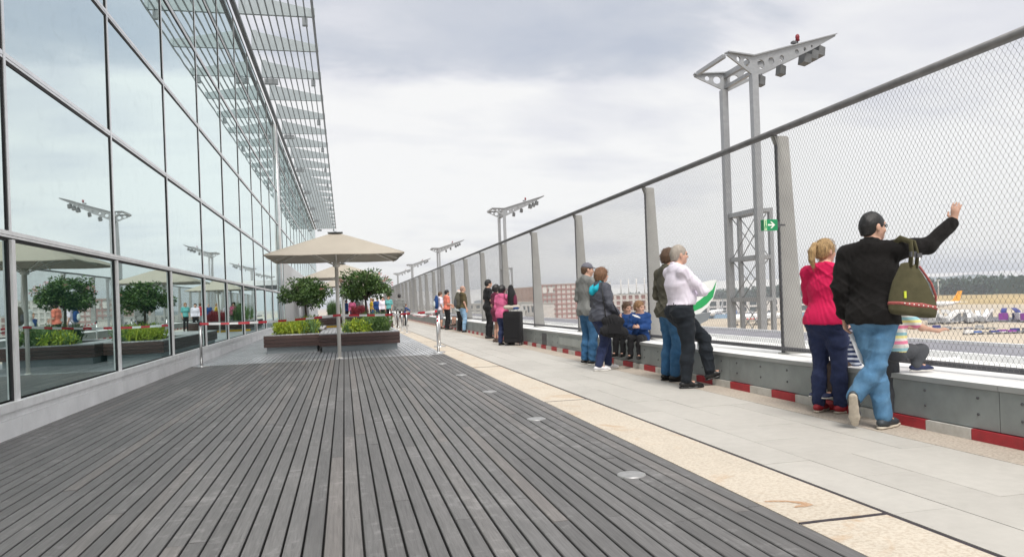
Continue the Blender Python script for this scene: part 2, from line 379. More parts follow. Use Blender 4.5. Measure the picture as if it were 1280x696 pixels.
# ---- parapet under the fence
par = thing('parapet', 'low grey metal clad parapet with a white ledge below the mesh fence', 'wall', (5.1, 50, 0))
def at(p, parent, x, y, z): return (x-parent.location.x, y-parent.location.y, z-parent.location.z)
pw = 3.94/2
pm = MB().box(0, .03, -.5, .5, .092, .392).mesh('wall_panel', M['panel_grey'])
bm_ = MB().lathe([(.011, 0), (.011, .006), (.007, .009)], n=8).mesh('bolt', M['rail_dark'])
bm_.transform(Matrix.Rotation(R(-90), 4, 'Y'))
lm = MB().box(0, .80, -.5, .5, .398, .44).mesh('ledge_slab', M['ledge_white'])
lip = MB().box(-.012, .0, -.5, .5, .396, .4385).mesh('lip', M['lip_grey'])
i = 0; y = .6
while y < 103:
    p_ = link('wall_panel', pm, par, at(0, par, 4.70, y+pw/2, 0)); p_.scale = (1, pw-.006, 1)
    if y < 20:
        for bk in range(4):
            for zz in (.20, .325):
                q = link('bolt', bm_, p_, None); q.location = (0.0, (.19+.53*bk-pw/2)/(pw-.006), zz); q.scale = (1, 1/(pw-.006), 1)
    if i % 2 == 0:
        s_ = link('ledge_slab', lm, par, at(0, par, 4.70, y+pw, 0)); s_.scale = (1, 2*pw-.004, 1)
        q = link('lip', lip, s_, (0, 0, 0))
    y += pw; i += 1
b = MB().box(4.735, 5.5, .6, 104, .0, .396).build('core', M['roof_grey'], par, at(0, par, 0, 0, 0))
# dark sheet painting an access niche's shade, plus pale repair plates on the parapet
for (y0, y1, z0, z1, mm) in ((17.1, 17.5, .10, .37, 'rail_dark'), (14.2, 16.0, .17, .33, 'ledge_grey')):
    if mm == 'ledge_grey': mat('ledge_grey', (.40, .43, .42), .55, .1, .12, 2)
    MB().box(4.693, 4.70, y0, y1, z0, z1).build('plate_and_niche_shade', M[mm], par, at(0, par, 0, 0, 0))
# ---- terminal roof beyond the fence
roof = struct('roof')
MB().box(5.502, 9.7, .2, 104, -.30, 0).build('roof_sheet', M['roof_white'], roof)
MB().box(9.705, 12.2, .2, 160, -.30, -.012).build('roof_edge', M['roof_grey'], roof)
b = MB()
for y in range(2, 104, 4): b.box(5.504, 9.69, y, y+.05, .001, .03)
b.box(9.62, 9.70, .2, 104, .001, .10); b.box(12.1, 12.2, .2, 160, -.01, .05)
b.build('roof_seam', M['frame_white'], roof, kind='stuff')
# ================================================================== FENCE
fence = thing('mesh_fence', 'tall wire mesh safety fence on tapered grey posts along the terrace edge', 'fence', (5.1, 50, 0))
NB = 25; Y0 = 7.9-3.94*2; P = 3.94
FX = 5.07
MB().tube([(FX, Y0, 3.085), (FX, Y0+P*NB, 3.085)], .040, 12).build('top_rail', M['rail_grey'], fence, at(0, fence, 0, 0, 0))
MB().tube([(FX+.03, Y0, .505), (FX+.03, Y0+P*NB, .505)], .026, 10).build('bottom_rail', M['rail_dark'], fence, at(0, fence, 0, 0, 0))
pb = MB()
pb.prism([(0.03, .44), (.325, .44), (.30, .60), (.185, 3.03), (.03, 3.03)], -.02, .02, 'y', 0)
pb.box(.016, .0295, -.024, .024, .44, 3.05, 1)
pb.prism([(-.03, 3.04), (.16, 3.04), (.17, 2.98), (.03, 2.90)], -.024, .024, 'y', 0)
pb.prism([(.03, 2.92), (-.012, 3.03), (-.03, 3.04), (.03, 3.0)], -.028, .028, 'y', 0)
pb.box(-.0, .38, -.07, .07, .44, .455, 0)
pme = pb.mesh('post', [M['post_grey'], M['rail_dark']])
for k in range(NB+1): link('post', pme, fence, at(0, fence, FX, Y0+P*k, 0))
def mesh_panel():
    """rope net: zigzag wires that run side by side for a short length at every crossing"""
    n, z0, z1 = 158, .505, 3.12; p = P/n; r = .00105; steps = int((z1-z0)/.0385); hh = (z1-z0)/steps
    V = []; Fc = []; tri = [(math.cos(a), math.sin(a)) for a in (0, 2.094, 4.189)]
    for k in range(n):
        o = len(V); sg = 1 if k % 2 == 0 else -1; m = 0
        for s in range(steps+1):
            yy = (k+.5)*p+sg*(p/2-.0011)*(1 if s % 2 else -1)
            for dz in (-.006, .006):
                rr_ = r*1.3
                V += [(rr_*a, yy+rr_*b_, z0+s*hh+dz) for a, b_ in tri]; m += 1
        for s in range(m-1):
            for q in range(3): Fc.append((o+s*3+q, o+s*3+(q+1) % 3, o+s*3+3+(q+1) % 3, o+s*3+3+q))
    me = bpy.data.meshes.new('mesh_panel'); me.from_pydata(V, [], Fc); me.materials.append(M['wire']); return me
wm = mesh_panel()
for k in range(NB): link('mesh_panel', wm, fence, at(0, fence, FX, Y0+P*k, 0))
# ================================================================== GLASS BUILDING
bld = thing('glass_building', 'long mirrored glass terminal facade with a louvred steel canopy above the deck', 'building', (-3.33, 50, 0))
B = lambda: at(0, bld, 0, 0, 0)
GX = -3.36; lev = [.35, 2.06, 3.92, 5.75, 7.59, 9.42, 11.16]; YS = [8.6+3.6*k for k in range(-3, 26)]
MB().box(-14, GX-.04, YS[0]-.5, YS[-1], 0, 11.2).build('wall', M['gasket'], bld, B())
CORN = 41.0
pane = {}
for r_ in range(6):
    h = lev[r_+1]-lev[r_]
    pane[r_] = MB().box(-.006, 0, -1.78, 1.78, -h/2+.02, h/2-.02).mesh('glass_pane', M['facade_glass' if r_ else 'clear_glass'])
wallp = MB().box(-.006, .03, -1.79, 1.79, -.92, .92).mesh('wall_panel', M['plinth_panel'])
mat('cladding', (.62, .62, .61), .55, .1, .06, 1.2, rnd=.03)
wallp.materials.clear(); wallp.materials.append(M['cladding'])
for k in range(len(YS)-1):
    yc = (YS[k]+YS[k+1])/2
    for r_ in range(6):
        zc_ = (lev[r_]+lev[r_+1])/2
        if yc > CORN+2 and r_ < 2:
            o = link('wall_panel', wallp, bld, at(0, bld, GX, yc, zc_)); o.scale = (1, 1, (lev[r_+1]-lev[r_])/1.86)
        else:
            link('glass_pane', pane[r_], bld, at(0, bld, GX+.003, yc, zc_), (0, R(random.uniform(-.09, .09)), R(random.uniform(-.09, .09))))
mu = MB(); mu.box(0, .022, -.026, .026, 2.06, 11.16); mu.box(.0, .012, -.046, -.027, 2.06, 11.16, 1)
mum = mu.mesh('mullion', [M['alu'], M['gasket']])
ml = MB(); ml.box(0, .045, -.04, .04, .35, 2.01); ml.box(.0, .016, -.075, -.041, .35, 2.01, 1)
mlm = ml.mesh('mullion', [M['frame_white'], M['gasket']])
plm = MB().box(0, .06, -1.797, 1.797, .0, .185).mesh('plinth_panel', M['plinth_panel'])
slm = MB().box(0, .045, -1.798, 1.798, .188, .262).box(0, .075, -1.798, 1.798, .266, .35).mesh('sill', M['frame_white'])
for k, y in enumerate(YS):
    link('mullion', mum, bld, at(0, bld, GX+.004, y, 0))
    if y < CORN+2: link('mullion', mlm, bld, at(0, bld, GX+.004, y, 0))
    if k < len(YS)-1:
        link('plinth_panel', plm, bld, at(0, bld, GX+.01, y+1.8, 0)); link('sill', slm, bld, at(0, bld, GX+.008, y+1.8, 0))
for r_ in range(1, 6):
    z = lev[r_]; b = MB(); hh = .05 if r_ > 1 else .045
    for k in range(len(YS)-1):
        a, c = YS[k]+.03, YS[k+1]-.03
        if r_ == 1: a, c = YS[k]+.001, YS[k+1]-.001
        b.box(GX+.004, GX+(.024 if r_ > 1 else .046), a, c, z-.008, z+hh*.75); b.box(GX+.004, GX+(.020 if r_ > 1 else .040), a, c, z-hh*.75, z-.012)
        b.box(GX+.004, GX+.013, a, c, z-hh*.75-.034, z-hh*.75-.001, 1)
    b.build('transom', [M['frame_white'] if r_ == 1 else M['alu'], M['gasket']], bld, B())
MB().box(GX+.09, GX+.20, YS[0], YS[-1], 11.17, 11.28).box(GX+.201, GX+.235, YS[0], YS[-1], 11.20, 11.30, 1).box(GX-.02, GX+.02, YS[0], YS[-1], 11.16, 11.20, 1).build('roof_edge', [M['rail_dark'], M['bar_grey']], bld, B())
# half-round corner column
MB().lathe([(.10, 0), (.10, 11.15)], (-3.30, CORN+.9, 0), 14).build('column', M['alu'], bld, B())
# canopy fins and longitudinal bars
fb = MB(); fb.prism([(-3.14, 11.30), (-.72, 11.30), (-.68, 11.34), (-.68, 11.56), (-3.14, 12.02)], -.03, .03, 'y'); fb.box(-3.15, -2.95, -.05, .05, 11.30, 12.04); fb.box(-3.14, -.70, -.06, .06, 11.288, 11.302)
fb.box(-.74, -.64, -.10, .10, 11.32, 11.58)
fm = fb.mesh('fin', M['fin_grey'])
hang = MB(); hang.box(-.09, .09, -.09, .09, -.32, -.06); hang.tube([(0, 0, -.06), (0, 0, .06)], .03, 6); hm = hang.mesh('floodlight', M['bar_grey'])
wide = MB().box(-.28, .28, -.10, .10, -.30, -.08).box(-.03, .03, -.03, .03, -.08, .05).mesh('floodlight', M['bar_grey'])
for k, y in enumerate(YS[1:]):
    f = link('fin', fm, bld, at(0, bld, 0, y-.0, 0))
    if k % 2 == 1: link('floodlight', hm, f, (-.98, -.09, 11.27))
    if k % 3 == 0: link('floodlight', wide, f, (-2.75, -.12, 11.27))
for q in range(10):
    x = -2.92+q*.245
    MB().box(x-.022, x+.022, YS[0], YS[-1], 11.235, 11.285).build('louvre_bar', M['bar_grey'], bld, B())
MB().box(-.70, -.655, YS[0], YS[-1], 11.30, 11.35).build('louvre_bar', M['bar_grey'], bld, B())

# ================================================================== LIGHT MASTS
from mathutils.geometry import tessellate_polygon
def holed_plate(outer, holes, th):
    polys = [[Vector((*p, 0)) for p in outer]]+[[Vector((c[0]+r*math.cos(2*math.pi*k/14), c[1]+r*math.sin(2*math.pi*k/14), 0)) for k in range(14)][::-1] for c, r in holes]
    tris = tessellate_polygon(polys); flat = [v for p in polys for v in p]; n = len(flat)
    V = [(v.x, -th/2, v.y) for v in flat]+[(v.x, th/2, v.y) for v in flat]
    Fc = [tuple(t) for t in tris]+[tuple(i+n for i in t[::-1]) for t in tris]
    o = 0
    for p in polys:
        L = len(p)
        for k in range(L): Fc.append((o+k, o+(k+1) % L, n+o+(k+1) % L, n+o+k))
        o += L
    return V, Fc
def light_mast(x, y, label):
    """x,y: foot of the near leg; the arm reaches out over the apron (+X)"""
    t = thing('light_mast', label, 'light mast', (x, y, 0), 0, 'floodlight masts in a row beyond the fence')
    for dx, dy in ((0, 0), (-.06, 1.5)): MB().box(dx-.09, dx+.09, dy-.09, dy+.09, -7.2, 7.02).build('leg', M['steel'], t)
    for dx, dy in ((.42, .12), (.36, 1.62)): MB().box(dx-.055, dx+.055, dy-.055, dy+.055, -7.2, 3.45).build('short_leg', M['steel'], t)
    for z in (3.38, 2.12, .98):
        b = MB(); b.box(-.10, .02, .105, 1.395, z-.06, z+.06); b.box(.33, .40, .20, 1.54, z-.05, z+.05); b.box(.09, .33, -.02, .13, z-.05, z+.05); b.box(.05, .28, 1.51, 1.61, z-.05, z+.05)
        b.build('rung', M['steel'], t)
    for z0, z1 in ((2.18, 3.32), (1.04, 2.06), (-.2, .92)):
        for a, c in ((z0, z1), (z1, z0)):
            MB().tube([(.03, .1, a), (-.0, 1.4, c)], .014, 6).tube([(.36, .2, a), (.36, 1.55, c)], .014, 6).build('brace', M['steel'], t)
    # head: two tapered plates with round holes, meeting at the tip
    for dy, tipdy in ((0, .70), (1.5, .80)):
        L = 3.15; ang = math.atan2(tipdy-dy, L)
        outer = [(-.88, 7.44), (-.05, 7.02), (.10, 6.99), (2.2, 7.93), (L, 8.42), (L, 8.46), (.0, 7.50), (-.86, 7.50)]
        V, Fc = holed_plate(outer, [((-.50, 7.38), .07), ((-.22, 7.32), .11), ((.28, 7.32), .13), ((.66, 7.44), .11), ((1.05, 7.56), .09), ((1.62, 7.80), .075), ((1.93, 7.91), .055), ((2.2, 8.02), .04)], .05)
        b = MB().add(V, Fc); b.prism([(-.88, 7.50), (0, 7.50), (L, 8.46), (L, 8.49), (0, 7.535), (-.88, 7.535)], -.09, .09, 'y')
        o = b.build('arm_plate', M['steel'], t, (-.02, dy, 0)); o.rotation_euler.z = ang if dy == 0 else ang
    for q_ in ((-.90, -.80, .0, 1.5, 7.43, 7.53), (-.05, .05, .03, 1.47, 7.36, 7.50), (-.05, .05, .03, 1.47, 7.05, 7.14)): MB().box(*q_).build('cross_tube', M['steel'], t)
    for xx, yy, zz, s_ in ((2.50, .66, 7.98, .72), (2.26, .64, 7.86, .74), (2.02, .64, 7.74, .78), (1.45, .95, 7.50, .62), (.95, 1.2, 7.26, .6)):
        b = MB(); b.prism([(-.16*s_, -.14), (.12*s_, -.18), (.16*s_, .06), (-.10*s_, .12)], -.20*s_, .20*s_, 'y'); b.tube([(0, -.1, .08), (0, 0, .26), (0, .1, .08)], .016, 6, 1)
        b.tube([(0, 0, .2), (0, 0, .27)], .02, 6, 1)
        b.build('floodlight', [M['lamp_grey'], M['rail_dark']], t, (xx, yy, zz))
    b = MB(); b.tube([(1.62, .36, 7.98), (1.62, .36, 8.10)], .02, 6); b.lathe([(.06, 0), (.05, .07), (.06, .09), (.05, .16), (0.01, .19)], (1.62, .36, 8.12), 10, 1); b.box(1.44, 1.56, .30, .42, 8.04, 8.10, 0)
    b.build('warning_lamp', [M['rail_dark'], M['petal_red']], t)
    t.scale = (2.35, 2.35, 2.35); t.location.z = -1.62; return t
light_mast(25.73, 42.07, 'nearest tall twin legged grey light mast with floodlights, beside the green exit sign')
for i, Yv in enumerate((116.6, 200, 280, 357)):
    light_mast(25.73, Yv, ['second light mast along the fence, behind the people at the suitcase', 'third light mast along the fence, tip above the olive shirted man', 'fourth light mast, small above the far end of the fence', 'farthest and smallest light mast, half hidden by the flowering tree'][i])
# ================================================================== OBJECTS ON THE TERRACE
# ---- parasols
def parasol(x, y, label):
    t = thing('parasol', label, 'parasol', (x, y, 0), 0, 'square beige parasols down the deck')
    MB().tube([(0, 0, 0), (0, 0, 2.2)], .043, 14).build('pole', M['pole_cream'], t)
    MB().lathe([(.043, .0), (.075, .0), (.075, .012), (.05, .02)], n=16).build('foot', M['pole_cream'], t)
    MB().lathe([(.05, 2.10), (.085, 2.12), (.085, 2.20), (.05, 2.24)], n=14).build('hub', M['pole_cream'], t)
    s, hz, az = 1.45, 2.315, 2.88; n = 12
    V = []; Fc = []
    for side in range(4):
        o = len(V); a0 = math.pi/4+side*math.pi/2
        p0 = Vector((math.cos(a0), math.sin(a0), 0))*s*1.414; p1 = Vector((math.cos(a0+math.pi/2), math.sin(a0+math.pi/2), 0))*s*1.414
        for i in range(n+1):
            u = i/n; r0 = .05+u*.95
            for k in range(n+1):
                v = k/n; q = p0.lerp(p1, v)*r0
                sag = -.05*math.sin(math.pi*u)*math.sin(math.pi*v)
                edge = -.012*math.sin(math.pi*v*2)**2*u
                V.append((q.x, q.y, az+(hz-az)*u*(.94+.06*u)+sag+edge))
        for i in range(n):
            for k in range(n): a = o+i*(n+1)+k; Fc.append((a, a+n+1, a+n+2, a+1))
        # valance
        q0 = len(V)
        for k in range(n+1):
            e = V[o+n*(n+1)+k]; V.append((e[0]*.998, e[1]*.998, e[2]-.018))
        for k in range(n): Fc.append((o+n*(n+1)+k, q0+k, q0+k+1, o+n*(n+1)+k+1))
    b = MB().add(V, Fc, 0, True); me = b.mesh('canopy', M['canvas'])
    bm = bmesh.new(); bm.from_mesh(me); bmesh.ops.remove_doubles(bm, verts=bm.verts, dist=1e-4); bmesh.ops.solidify(bm, geom=bm.faces[:], thickness=.003); bm.to_mesh(me); bm.free()
    c = link('canopy', me, t)
    # seams where the four panels meet, top cap
    for side in range(4):
        a0 = math.pi/4+side*math.pi/2
        MB().tube([(math.cos(a0)*s*1.405*u, math.sin(a0)*s*1.405*u, az+(hz-az)*u*(.94+.06*u)+.008) for u in (.05, .3, .55, .8, 1.0)], .007, 5).build('seam', M['canvas'], c)
    MB().box(-.17, .17, -.17, .17, 2.885, 2.90).box(-.03, .03, -.03, .03, 2.90, 2.93).build('cap', M['bar_grey'], t)
    for k in range(8):
        a0 = k*math.pi/4; L = s*(1.395 if k % 2 else .985); u = .97
        e = Vector((math.cos(a0)*L, math.sin(a0)*L, hz-.012)); top = Vector((math.cos(a0)*.05, math.sin(a0)*.05, az-.05))
        f = lambda u: top.lerp(e, u)+Vector((0, 0, -.03-.045*math.sin(math.pi*u)*(0 if k % 2 else 1)))
        rb = MB().tube([f(0), f(.5), f(.98)], .013, 6).build('rib', M['pole_cream'], t)
        mid = f(.52); MB().tube([(math.cos(a0)*.075, math.sin(a0)*.075, 2.16), mid], .012, 6).build('strut', M['pole_cream'], rb)
    return t
parasol(-.14, 17.5, 'nearest large square beige parasol, its pole at the front of the planters')
parasol(-.05, 30.3, 'second beige parasol, partly hidden behind the nearest one and the trees')
parasol(.0, 43.2, 'farthest beige parasol, just a strip seen between the two flowering trees')
# ---- planters
def planter(name, x0, x1, y0, y1, label, bed, group='timber clad planters on the deck', zt=.475):
    cx_, cy_ = (x0+x1)/2, (y0+y1)/2; t = thing(name, label, 'planter', (cx_, cy_, 0), 0, group)
    a, b_, c, d = x0-cx_, x1-cx_, y0-cy_, y1-cy_
    MB().box(a+.07, b_-.07, c+.07, d-.07, 0, .40).build('plinth', M['planter_plinth'], t)
    h = (zt-.165)/3
    for k in range(3):
        z0 = .165+k*h; z1 = z0+h-.008
        MB().box(a, b_, c, c+.035, z0, z1).build('plank', M['planter_wood'], t, bevel=.003)
        MB().box(a, b_, d-.035, d, z0, z1).build('plank', M['planter_wood'], t, bevel=.003)
        MB().box(a, a+.035, c+.037, d-.037, z0, z1).build('plank', M['planter_wood'], t, bevel=.003)
        MB().box(b_-.035, b_, c+.037, d-.037, z0, z1).build('plank', M['planter_wood'], t, bevel=.003)
    bx0, bx1, by0, by1 = bed[0]-cx_, bed[1]-cx_, bed[2]-cy_, bed[3]-cy_
    n = int((b_-a)/.105); b2 = MB()
    for k in range(n):
        xa = a+.002+k*(b_-a)/n; xb = xa+(b_-a)/n-.010
        for (ya, yb) in ([(c+.0, by0), (by1, d-.0)] if xb > bx0 and xa < bx1 else [(c, d)]):
            if yb-ya > .06: b2.box(xa, xb, ya+.001, yb-.001, zt-.006, zt+.018)
    b2.build('seat_boards', M['deck_wet_sheen'], t, kind='stuff')
    MB().box(bx0, bx1, by0, by1, .3, zt-.02).build('soil', M['soil'], t)
    return t
planter('planter', -.67, 1.43, 20.0, 23.9, 'low dark timber planter in front on the right, under the parasol pole', (-.02, 1.22, 20.25, 23.5))
planter('planter', -2.12, -.677, 20.65, 29.0, 'low dark timber planter on the left, set back beside the glass', (-1.86, -.78, 20.95, 24.8))
pf = planter('planter', -1.5, 1.75, 44.0, 51.0, 'far timber planter with a yellow strip along its foot, behind the trees', (-1.0, 1.5, 44.5, 50.5), zt=.56)
mat('yellow', (.70, .42, .02), .5, 0, .1); MB().box(-1.66, 1.66, -3.72, -3.56, 0, .10).build('yellow_strip', M['yellow'], pf)
planter('bench', 1.05, 2.12, 33.5, 37.0, 'low dark timber bench at the deck edge behind the right planter', (1.3, 1.9, 34.0, 36.5))
# ---- foliage
def leaves(mb, c, rad, n, size, mi=0, droop=.2, elong=2.4, inward=0):
    for _ in range(n):
        d = np.random.normal(size=3); d /= np.linalg.norm(d); p = np.array(c)+d*np.random.uniform(.15, 1)**.6*np.array(rad)
        out_ = d+np.random.normal(scale=.6, size=3); out_[2] -= droop; out_ /= np.linalg.norm(out_)
        sd_ = np.cross(out_, np.random.normal(size=3)); sd_ /= np.linalg.norm(sd_); nn = np.cross(out_, sd_)
        L = size*np.random.uniform(.7, 1.3); W = L/elong
        mb.add([p, p+out_*L*.5+sd_*W*.5+nn*L*.06, p+out_*L, p+out_*L*.5-sd_*W*.5+nn*L*.06], [(0, 1, 2), (0, 2, 3)], mi)
def standard_tree(x, y, label, cz, rx, rz, zb, seed, flowers):
    np.random.seed(seed); random.seed(seed)
    t = thing('flowering_tree', label, 'tree', (x, y, 0), 0, 'clipped trees in the planters')
    MB().tube([(0, 0, zb), (.02, .01, .75), (-.01, 0, cz-rz*.55)], [.045, .036, .03], 9).build('trunk', M['bark'], t)
    b = MB()
    for k in range(9):
        a = k*2.4; e = (math.cos(a)*rx*.7, math.sin(a)*rx*.7, cz+random.uniform(-.2, .7)*rz)
        b.tube([(0, 0, cz-rz*.75), (e[0]*.4, e[1]*.4, cz-rz*.3), e], [.022, .015, .006], 5)
    b.build('limb', M['bark'], t)
    b = MB()
    boughs = []
    for k in range(46):                                              # leafy boughs of unequal size leave notches and gaps between them
        d = np.random.normal(size=3); d /= np.linalg.norm(d)
        if d[2] < -.8: d[2] = -.8*np.random.rand()
        r = np.random.uniform(.45, 1.12); c = d*np.array([rx, rx, rz])*r*.84; boughs.append(c)
        s_ = np.random.uniform(.6, 1.25); leaves(b, (c[0], c[1], c[2]+cz), (.19*s_, .19*s_, .13*s_), int(120*s_), .09)
    for k in range(70):
        c = boughs[np.random.randint(len(boughs))]*np.random.uniform(1.0, 1.22); leaves(b, (c[0], c[1], c[2]+cz), (.07, .07, .09), 12, .095)
    if flowers:
        for k in range(flowers):
            d = np.random.normal(size=3); d /= np.linalg.norm(d); d[2] = abs(d[2])*.8
            c = d*np.array([rx, rx, rz])*1.0; leaves(b, (c[0], c[1], c[2]+cz), (.045, .045, .035), 12, .04, 1, elong=1.2)
    b.build('crown', [M['leaf_dark'], M['petal_pink']], t)
standard_tree(-1.13, 23.0, 'round dark green standard tree in the left planter', 1.62, .74, .47, .45, 3, 1)
standard_tree(.62, 22.0, 'larger round dark green tree with pink blossoms in the right planter', 1.76, .79, .52, .45, 11, 13)
def shrubs(name, label, x0, x1, y0, y1, z0, hgt, n, mats, seed, group='plants in the planters', cat='plant'):
    np.random.seed(seed); random.seed(seed)
    cx_, cy_ = (x0+x1)/2, (y0+y1)/2; t = thing(name, label, cat, (cx_, cy_, z0), 0, group); b = MB()
    for k in range(n):
        px, py = random.uniform(x0, x1)-cx_, random.uniform(y0, y1)-cy_; h = hgt*random.uniform(.55, 1.1)
        mi = random.choice(range(len(mats)))
        leaves(b, (px, py, h*.55), (.13, .13, h*.5), 34, .085, mi, droop=-.5, elong=3.2)
        for q in range(7):
            a = random.uniform(0, 6.28); l = random.uniform(.06, .16)
            w_ = .008; e = (px+math.cos(a)*l, py+math.sin(a)*l, h*random.uniform(.9, 1.2))
            b.add([(px-w_, py, 0), (px+w_, py, 0), (px+math.cos(a)*l*.4+w_, py+math.sin(a)*l*.4, h*.6), e], [(0, 1, 2), (0, 2, 3)], mi)
    b.build('foliage', [M[q] for q in mats], t)
shrubs('shrub', 'bright yellow green bedding plants at the front of the left planter', -1.84, -1.05, 20.98, 22.3, .46, .38, 70, ['leaf_bright'], 1)
shrubs('shrub', 'taller green bedding plants at the right of the left planter', -1.3, -.80, 21.0, 24.6, .46, .46, 80, ['leaf_green', 'leaf_green', 'leaf_bright'], 2)
shrubs('shrub', 'bright yellow green bedding plants beside the parasol pole in the right planter', .0, .62, 20.3, 21.2, .46, .33, 55, ['leaf_bright', 'leaf_bright', 'leaf_green'], 3)
shrubs('shrub', 'feathery blue green plants at the right end of the right planter', .55, 1.18, 20.35, 23.2, .46, .50, 90, ['leaf_green', 'leaf_dark'], 4)
shrubs('shrub', 'dark leafy shrub in the far planter between the trees', -1.0, -.2, 45.0, 50, .55, 1.0, 60, ['leaf_dark', 'leaf_green'], 5)
shrubs('red_shrub', 'deep red leaved shrub standing in the far planter', .5, 1.4, 47, 49.5, .55, .62, 80, ['petal_red'], 6)
# ---- barrier posts and tape
def stanchion(x, y, label, sticker=False, z=0.0):
    t = thing('barrier_post', label, 'barrier post', (x, y, z), 0, 'stainless barrier posts')
    MB().lathe([(.17, 0), (.17, .012), (.15, .022), (.03, .032)], n=24).build('base', M['stainless'], t)
    MB().tube([(0, 0, .028), (0, 0, .90)], .031, 14).build('pole', M['stainless'], t)
    MB().lathe([(.036, .90), (.036, .985), (.030, .995)], n=14).build('head', M['rail_dark'], t)
    if sticker:
        MB().box(-.016, .018, -.0335, -.031, .74, .80).box(-.014, .016, -.0335, -.031, .84, .88).build('red_sticker', M['tape_red'], t)
stanchion(-3.06, 17.15, 'barrier post by the glass facade, tied to the left end of the tape')
stanchion(2.18, 17.8, 'nearest barrier post at the walkway edge with small red stickers', True)
for i, (x, y) in enumerate(((2.52, 20.2), (2.5, 30.8), (2.5, 33.3), (2.5, 35.7), (2.5, 37.8), (2.5, 42.2))):
    stanchion(x, y, ['second barrier post just behind the stickered one', 'frontmost of the far group of barrier posts by the bench', 'second barrier post of the far group', 'third barrier post of the far group', 'fourth barrier post of the far group', 'rearmost barrier post of the far group'][i], z=0)
def tape(pts, label):
    t = thing('barrier_tape', label, 'barrier tape', tuple(pts[0]), 0, 'red and white barrier tapes'); b = MB(); P = [Vector(p) for p in pts]; o = P[0]; run = 0; ph = .3
    for a, c in zip(P[:-1], P[1:]):
        L = (c-a).length; n = max(2, int(L/.06)); d = (c-a).normalized(); nrm = Vector((-d.y, d.x, 0)).normalized()
        for i in range(n):
            q = []
            for j in (i, i+1):
                u = j/n; sag = -.05*L/3*4*u*(1-u); tw = .5*math.sin((run+u*L)*2.3+ph)
                up = Vector((0, 0, math.cos(tw)))+nrm*math.sin(tw); p = a.lerp(c, u)+Vector((0, 0, sag))-o; q += [p+up*.026, p-up*.026]
            mi = int((run+(i+.5)/n*L)/.20) % 2
            b.add([q[0], q[1], q[3], q[2]], [(0, 1, 2, 3)], mi)
        run += L
    b.build('strip', [M['tape_red'], M['tape_white']], t)
tape([(-3.06, 17.11, .93), (-.14, 17.45, 1.0), (2.18, 17.765, 1.0)], 'red and white tape strung from the glass side post to the stickered barrier post')
tape([(2.5, 30.76, .90), (2.52, 20.24, .95)], 'red and white tape running along the walkway edge between the barrier posts')
# ---- exit sign on the fence post
es = thing('exit_sign', 'green emergency exit sign with a white arrow, bracketed to the tall fence post', 'exit sign', (4.905, 7.80, 1.97))
mat('sign_green', (.01, .26, .10), .4, 0, .04); mat('sign_white', (.82, .85, .78), .4, 0, .03); mat('sign_pale', (.50, .68, .42), .4, 0, .05)
MB().box(-.105, .105, -.04, .04, -.075, .075).build('case', M['sign_green'], es, bevel=.003)
MB().box(-.104, -.062, -.0425, -.0405, -.073, .073).build('running_figure_field', M['sign_pale'], es)
fg = MB(); fg.lathe([(.008, 0), (.008, .002)], n=8); figm = MB()
figm.box(-.088, -.078, -.0445, -.0430, -.02, .03); figm.box(-.098, -.088, -.0445, -.0430, -.055, -.015); figm.box(-.080, -.068, -.0445, -.0430, -.045, -.01); figm.box(-.088, -.076, -.0445, -.0430, .038, .055)
figm.build('running_figure', M['sign_green'], es)
ar = MB(); ar.box(-.045, .035, -.0425, -.0405, -.011, .011); ar.prism([(.012, .046), (.064, 0.0), (.012, -.046), (-.010, -.046), (.036, 0), (-.010, .046)], -.0428, -.0404, 'y')
ar.build('arrow', M['sign_white'], es)
es.scale = (.86, .86, .86)
MB().box(.106, .24, -.012, .012, -.012, .012).box(.11, .15, -.03, .03, -.03, .05).build('bracket', M['rail_dark'], es)
# ---- leaf shaped information board at the fence
ip = thing('information_board', 'leaf shaped white board with a green band on the ledge past the white shirted man', 'information board', (4.87, 9.36, .44))
def loc(p): return (p[0]-4.87, p[1]-.44)
mat('board_white', (.78, .80, .78), .4, 0, .05); mat('board_green', (.02, .34, .10), .4, 0, .05)
MB().prism([loc(p) for p in [(4.56, 1.05), (4.626, 1.211), (4.749, 1.306), (4.847, 1.353), (4.96, 1.377), (5.04, 1.378), (5.02, 1.23), (4.975, 1.121), (4.895, 1.014), (4.77, .92), (4.614, .904)]], -.01, .01, 'y').build('board', M['board_white'], ip)
MB().prism([loc(p) for p in [(4.62, 1.02), (4.79, 1.117), (4.852, 1.165), (4.97, 1.245), (5.034, 1.36), (4.975, 1.143), (4.871, 1.046), (4.797, 1.0), (4.66, .95)]], -.013, -.0105, 'y').build('green_band', M['board_green'], ip)
MB().prism([loc(p) for p in [(4.60, .902), (4.77, .918), (4.93, .935), (4.875, .827), (4.777, .787), (4.62, .80)]], -.03, .03, 'y').tube([(-.12, 0, 0), (-.12, 0, .40)], .03, 8).build('stand', M['bar_grey'], ip)
# ---- pavilion behind the parasols
pv = thing('pavilion', 'open flat roofed pavilion on white columns far down the deck', 'pavilion', (-1.2, 58, 0))
MB().box(-2.0, 2.9, -6, 6, 2.78, 3.12).build('roof', M['frame_white'], pv); MB().box(-1.95, 2.85, -5.95, 5.95, 2.74, 2.778).build('soffit', M['bar_grey'], pv)
for xx in (-1.75, 2.6):
    for yy in (-5.6, 0, 5.6): MB().tube([(xx, yy, 0), (xx, yy, 2.74)], .10, 12).build('column', M['frame_white'], pv)
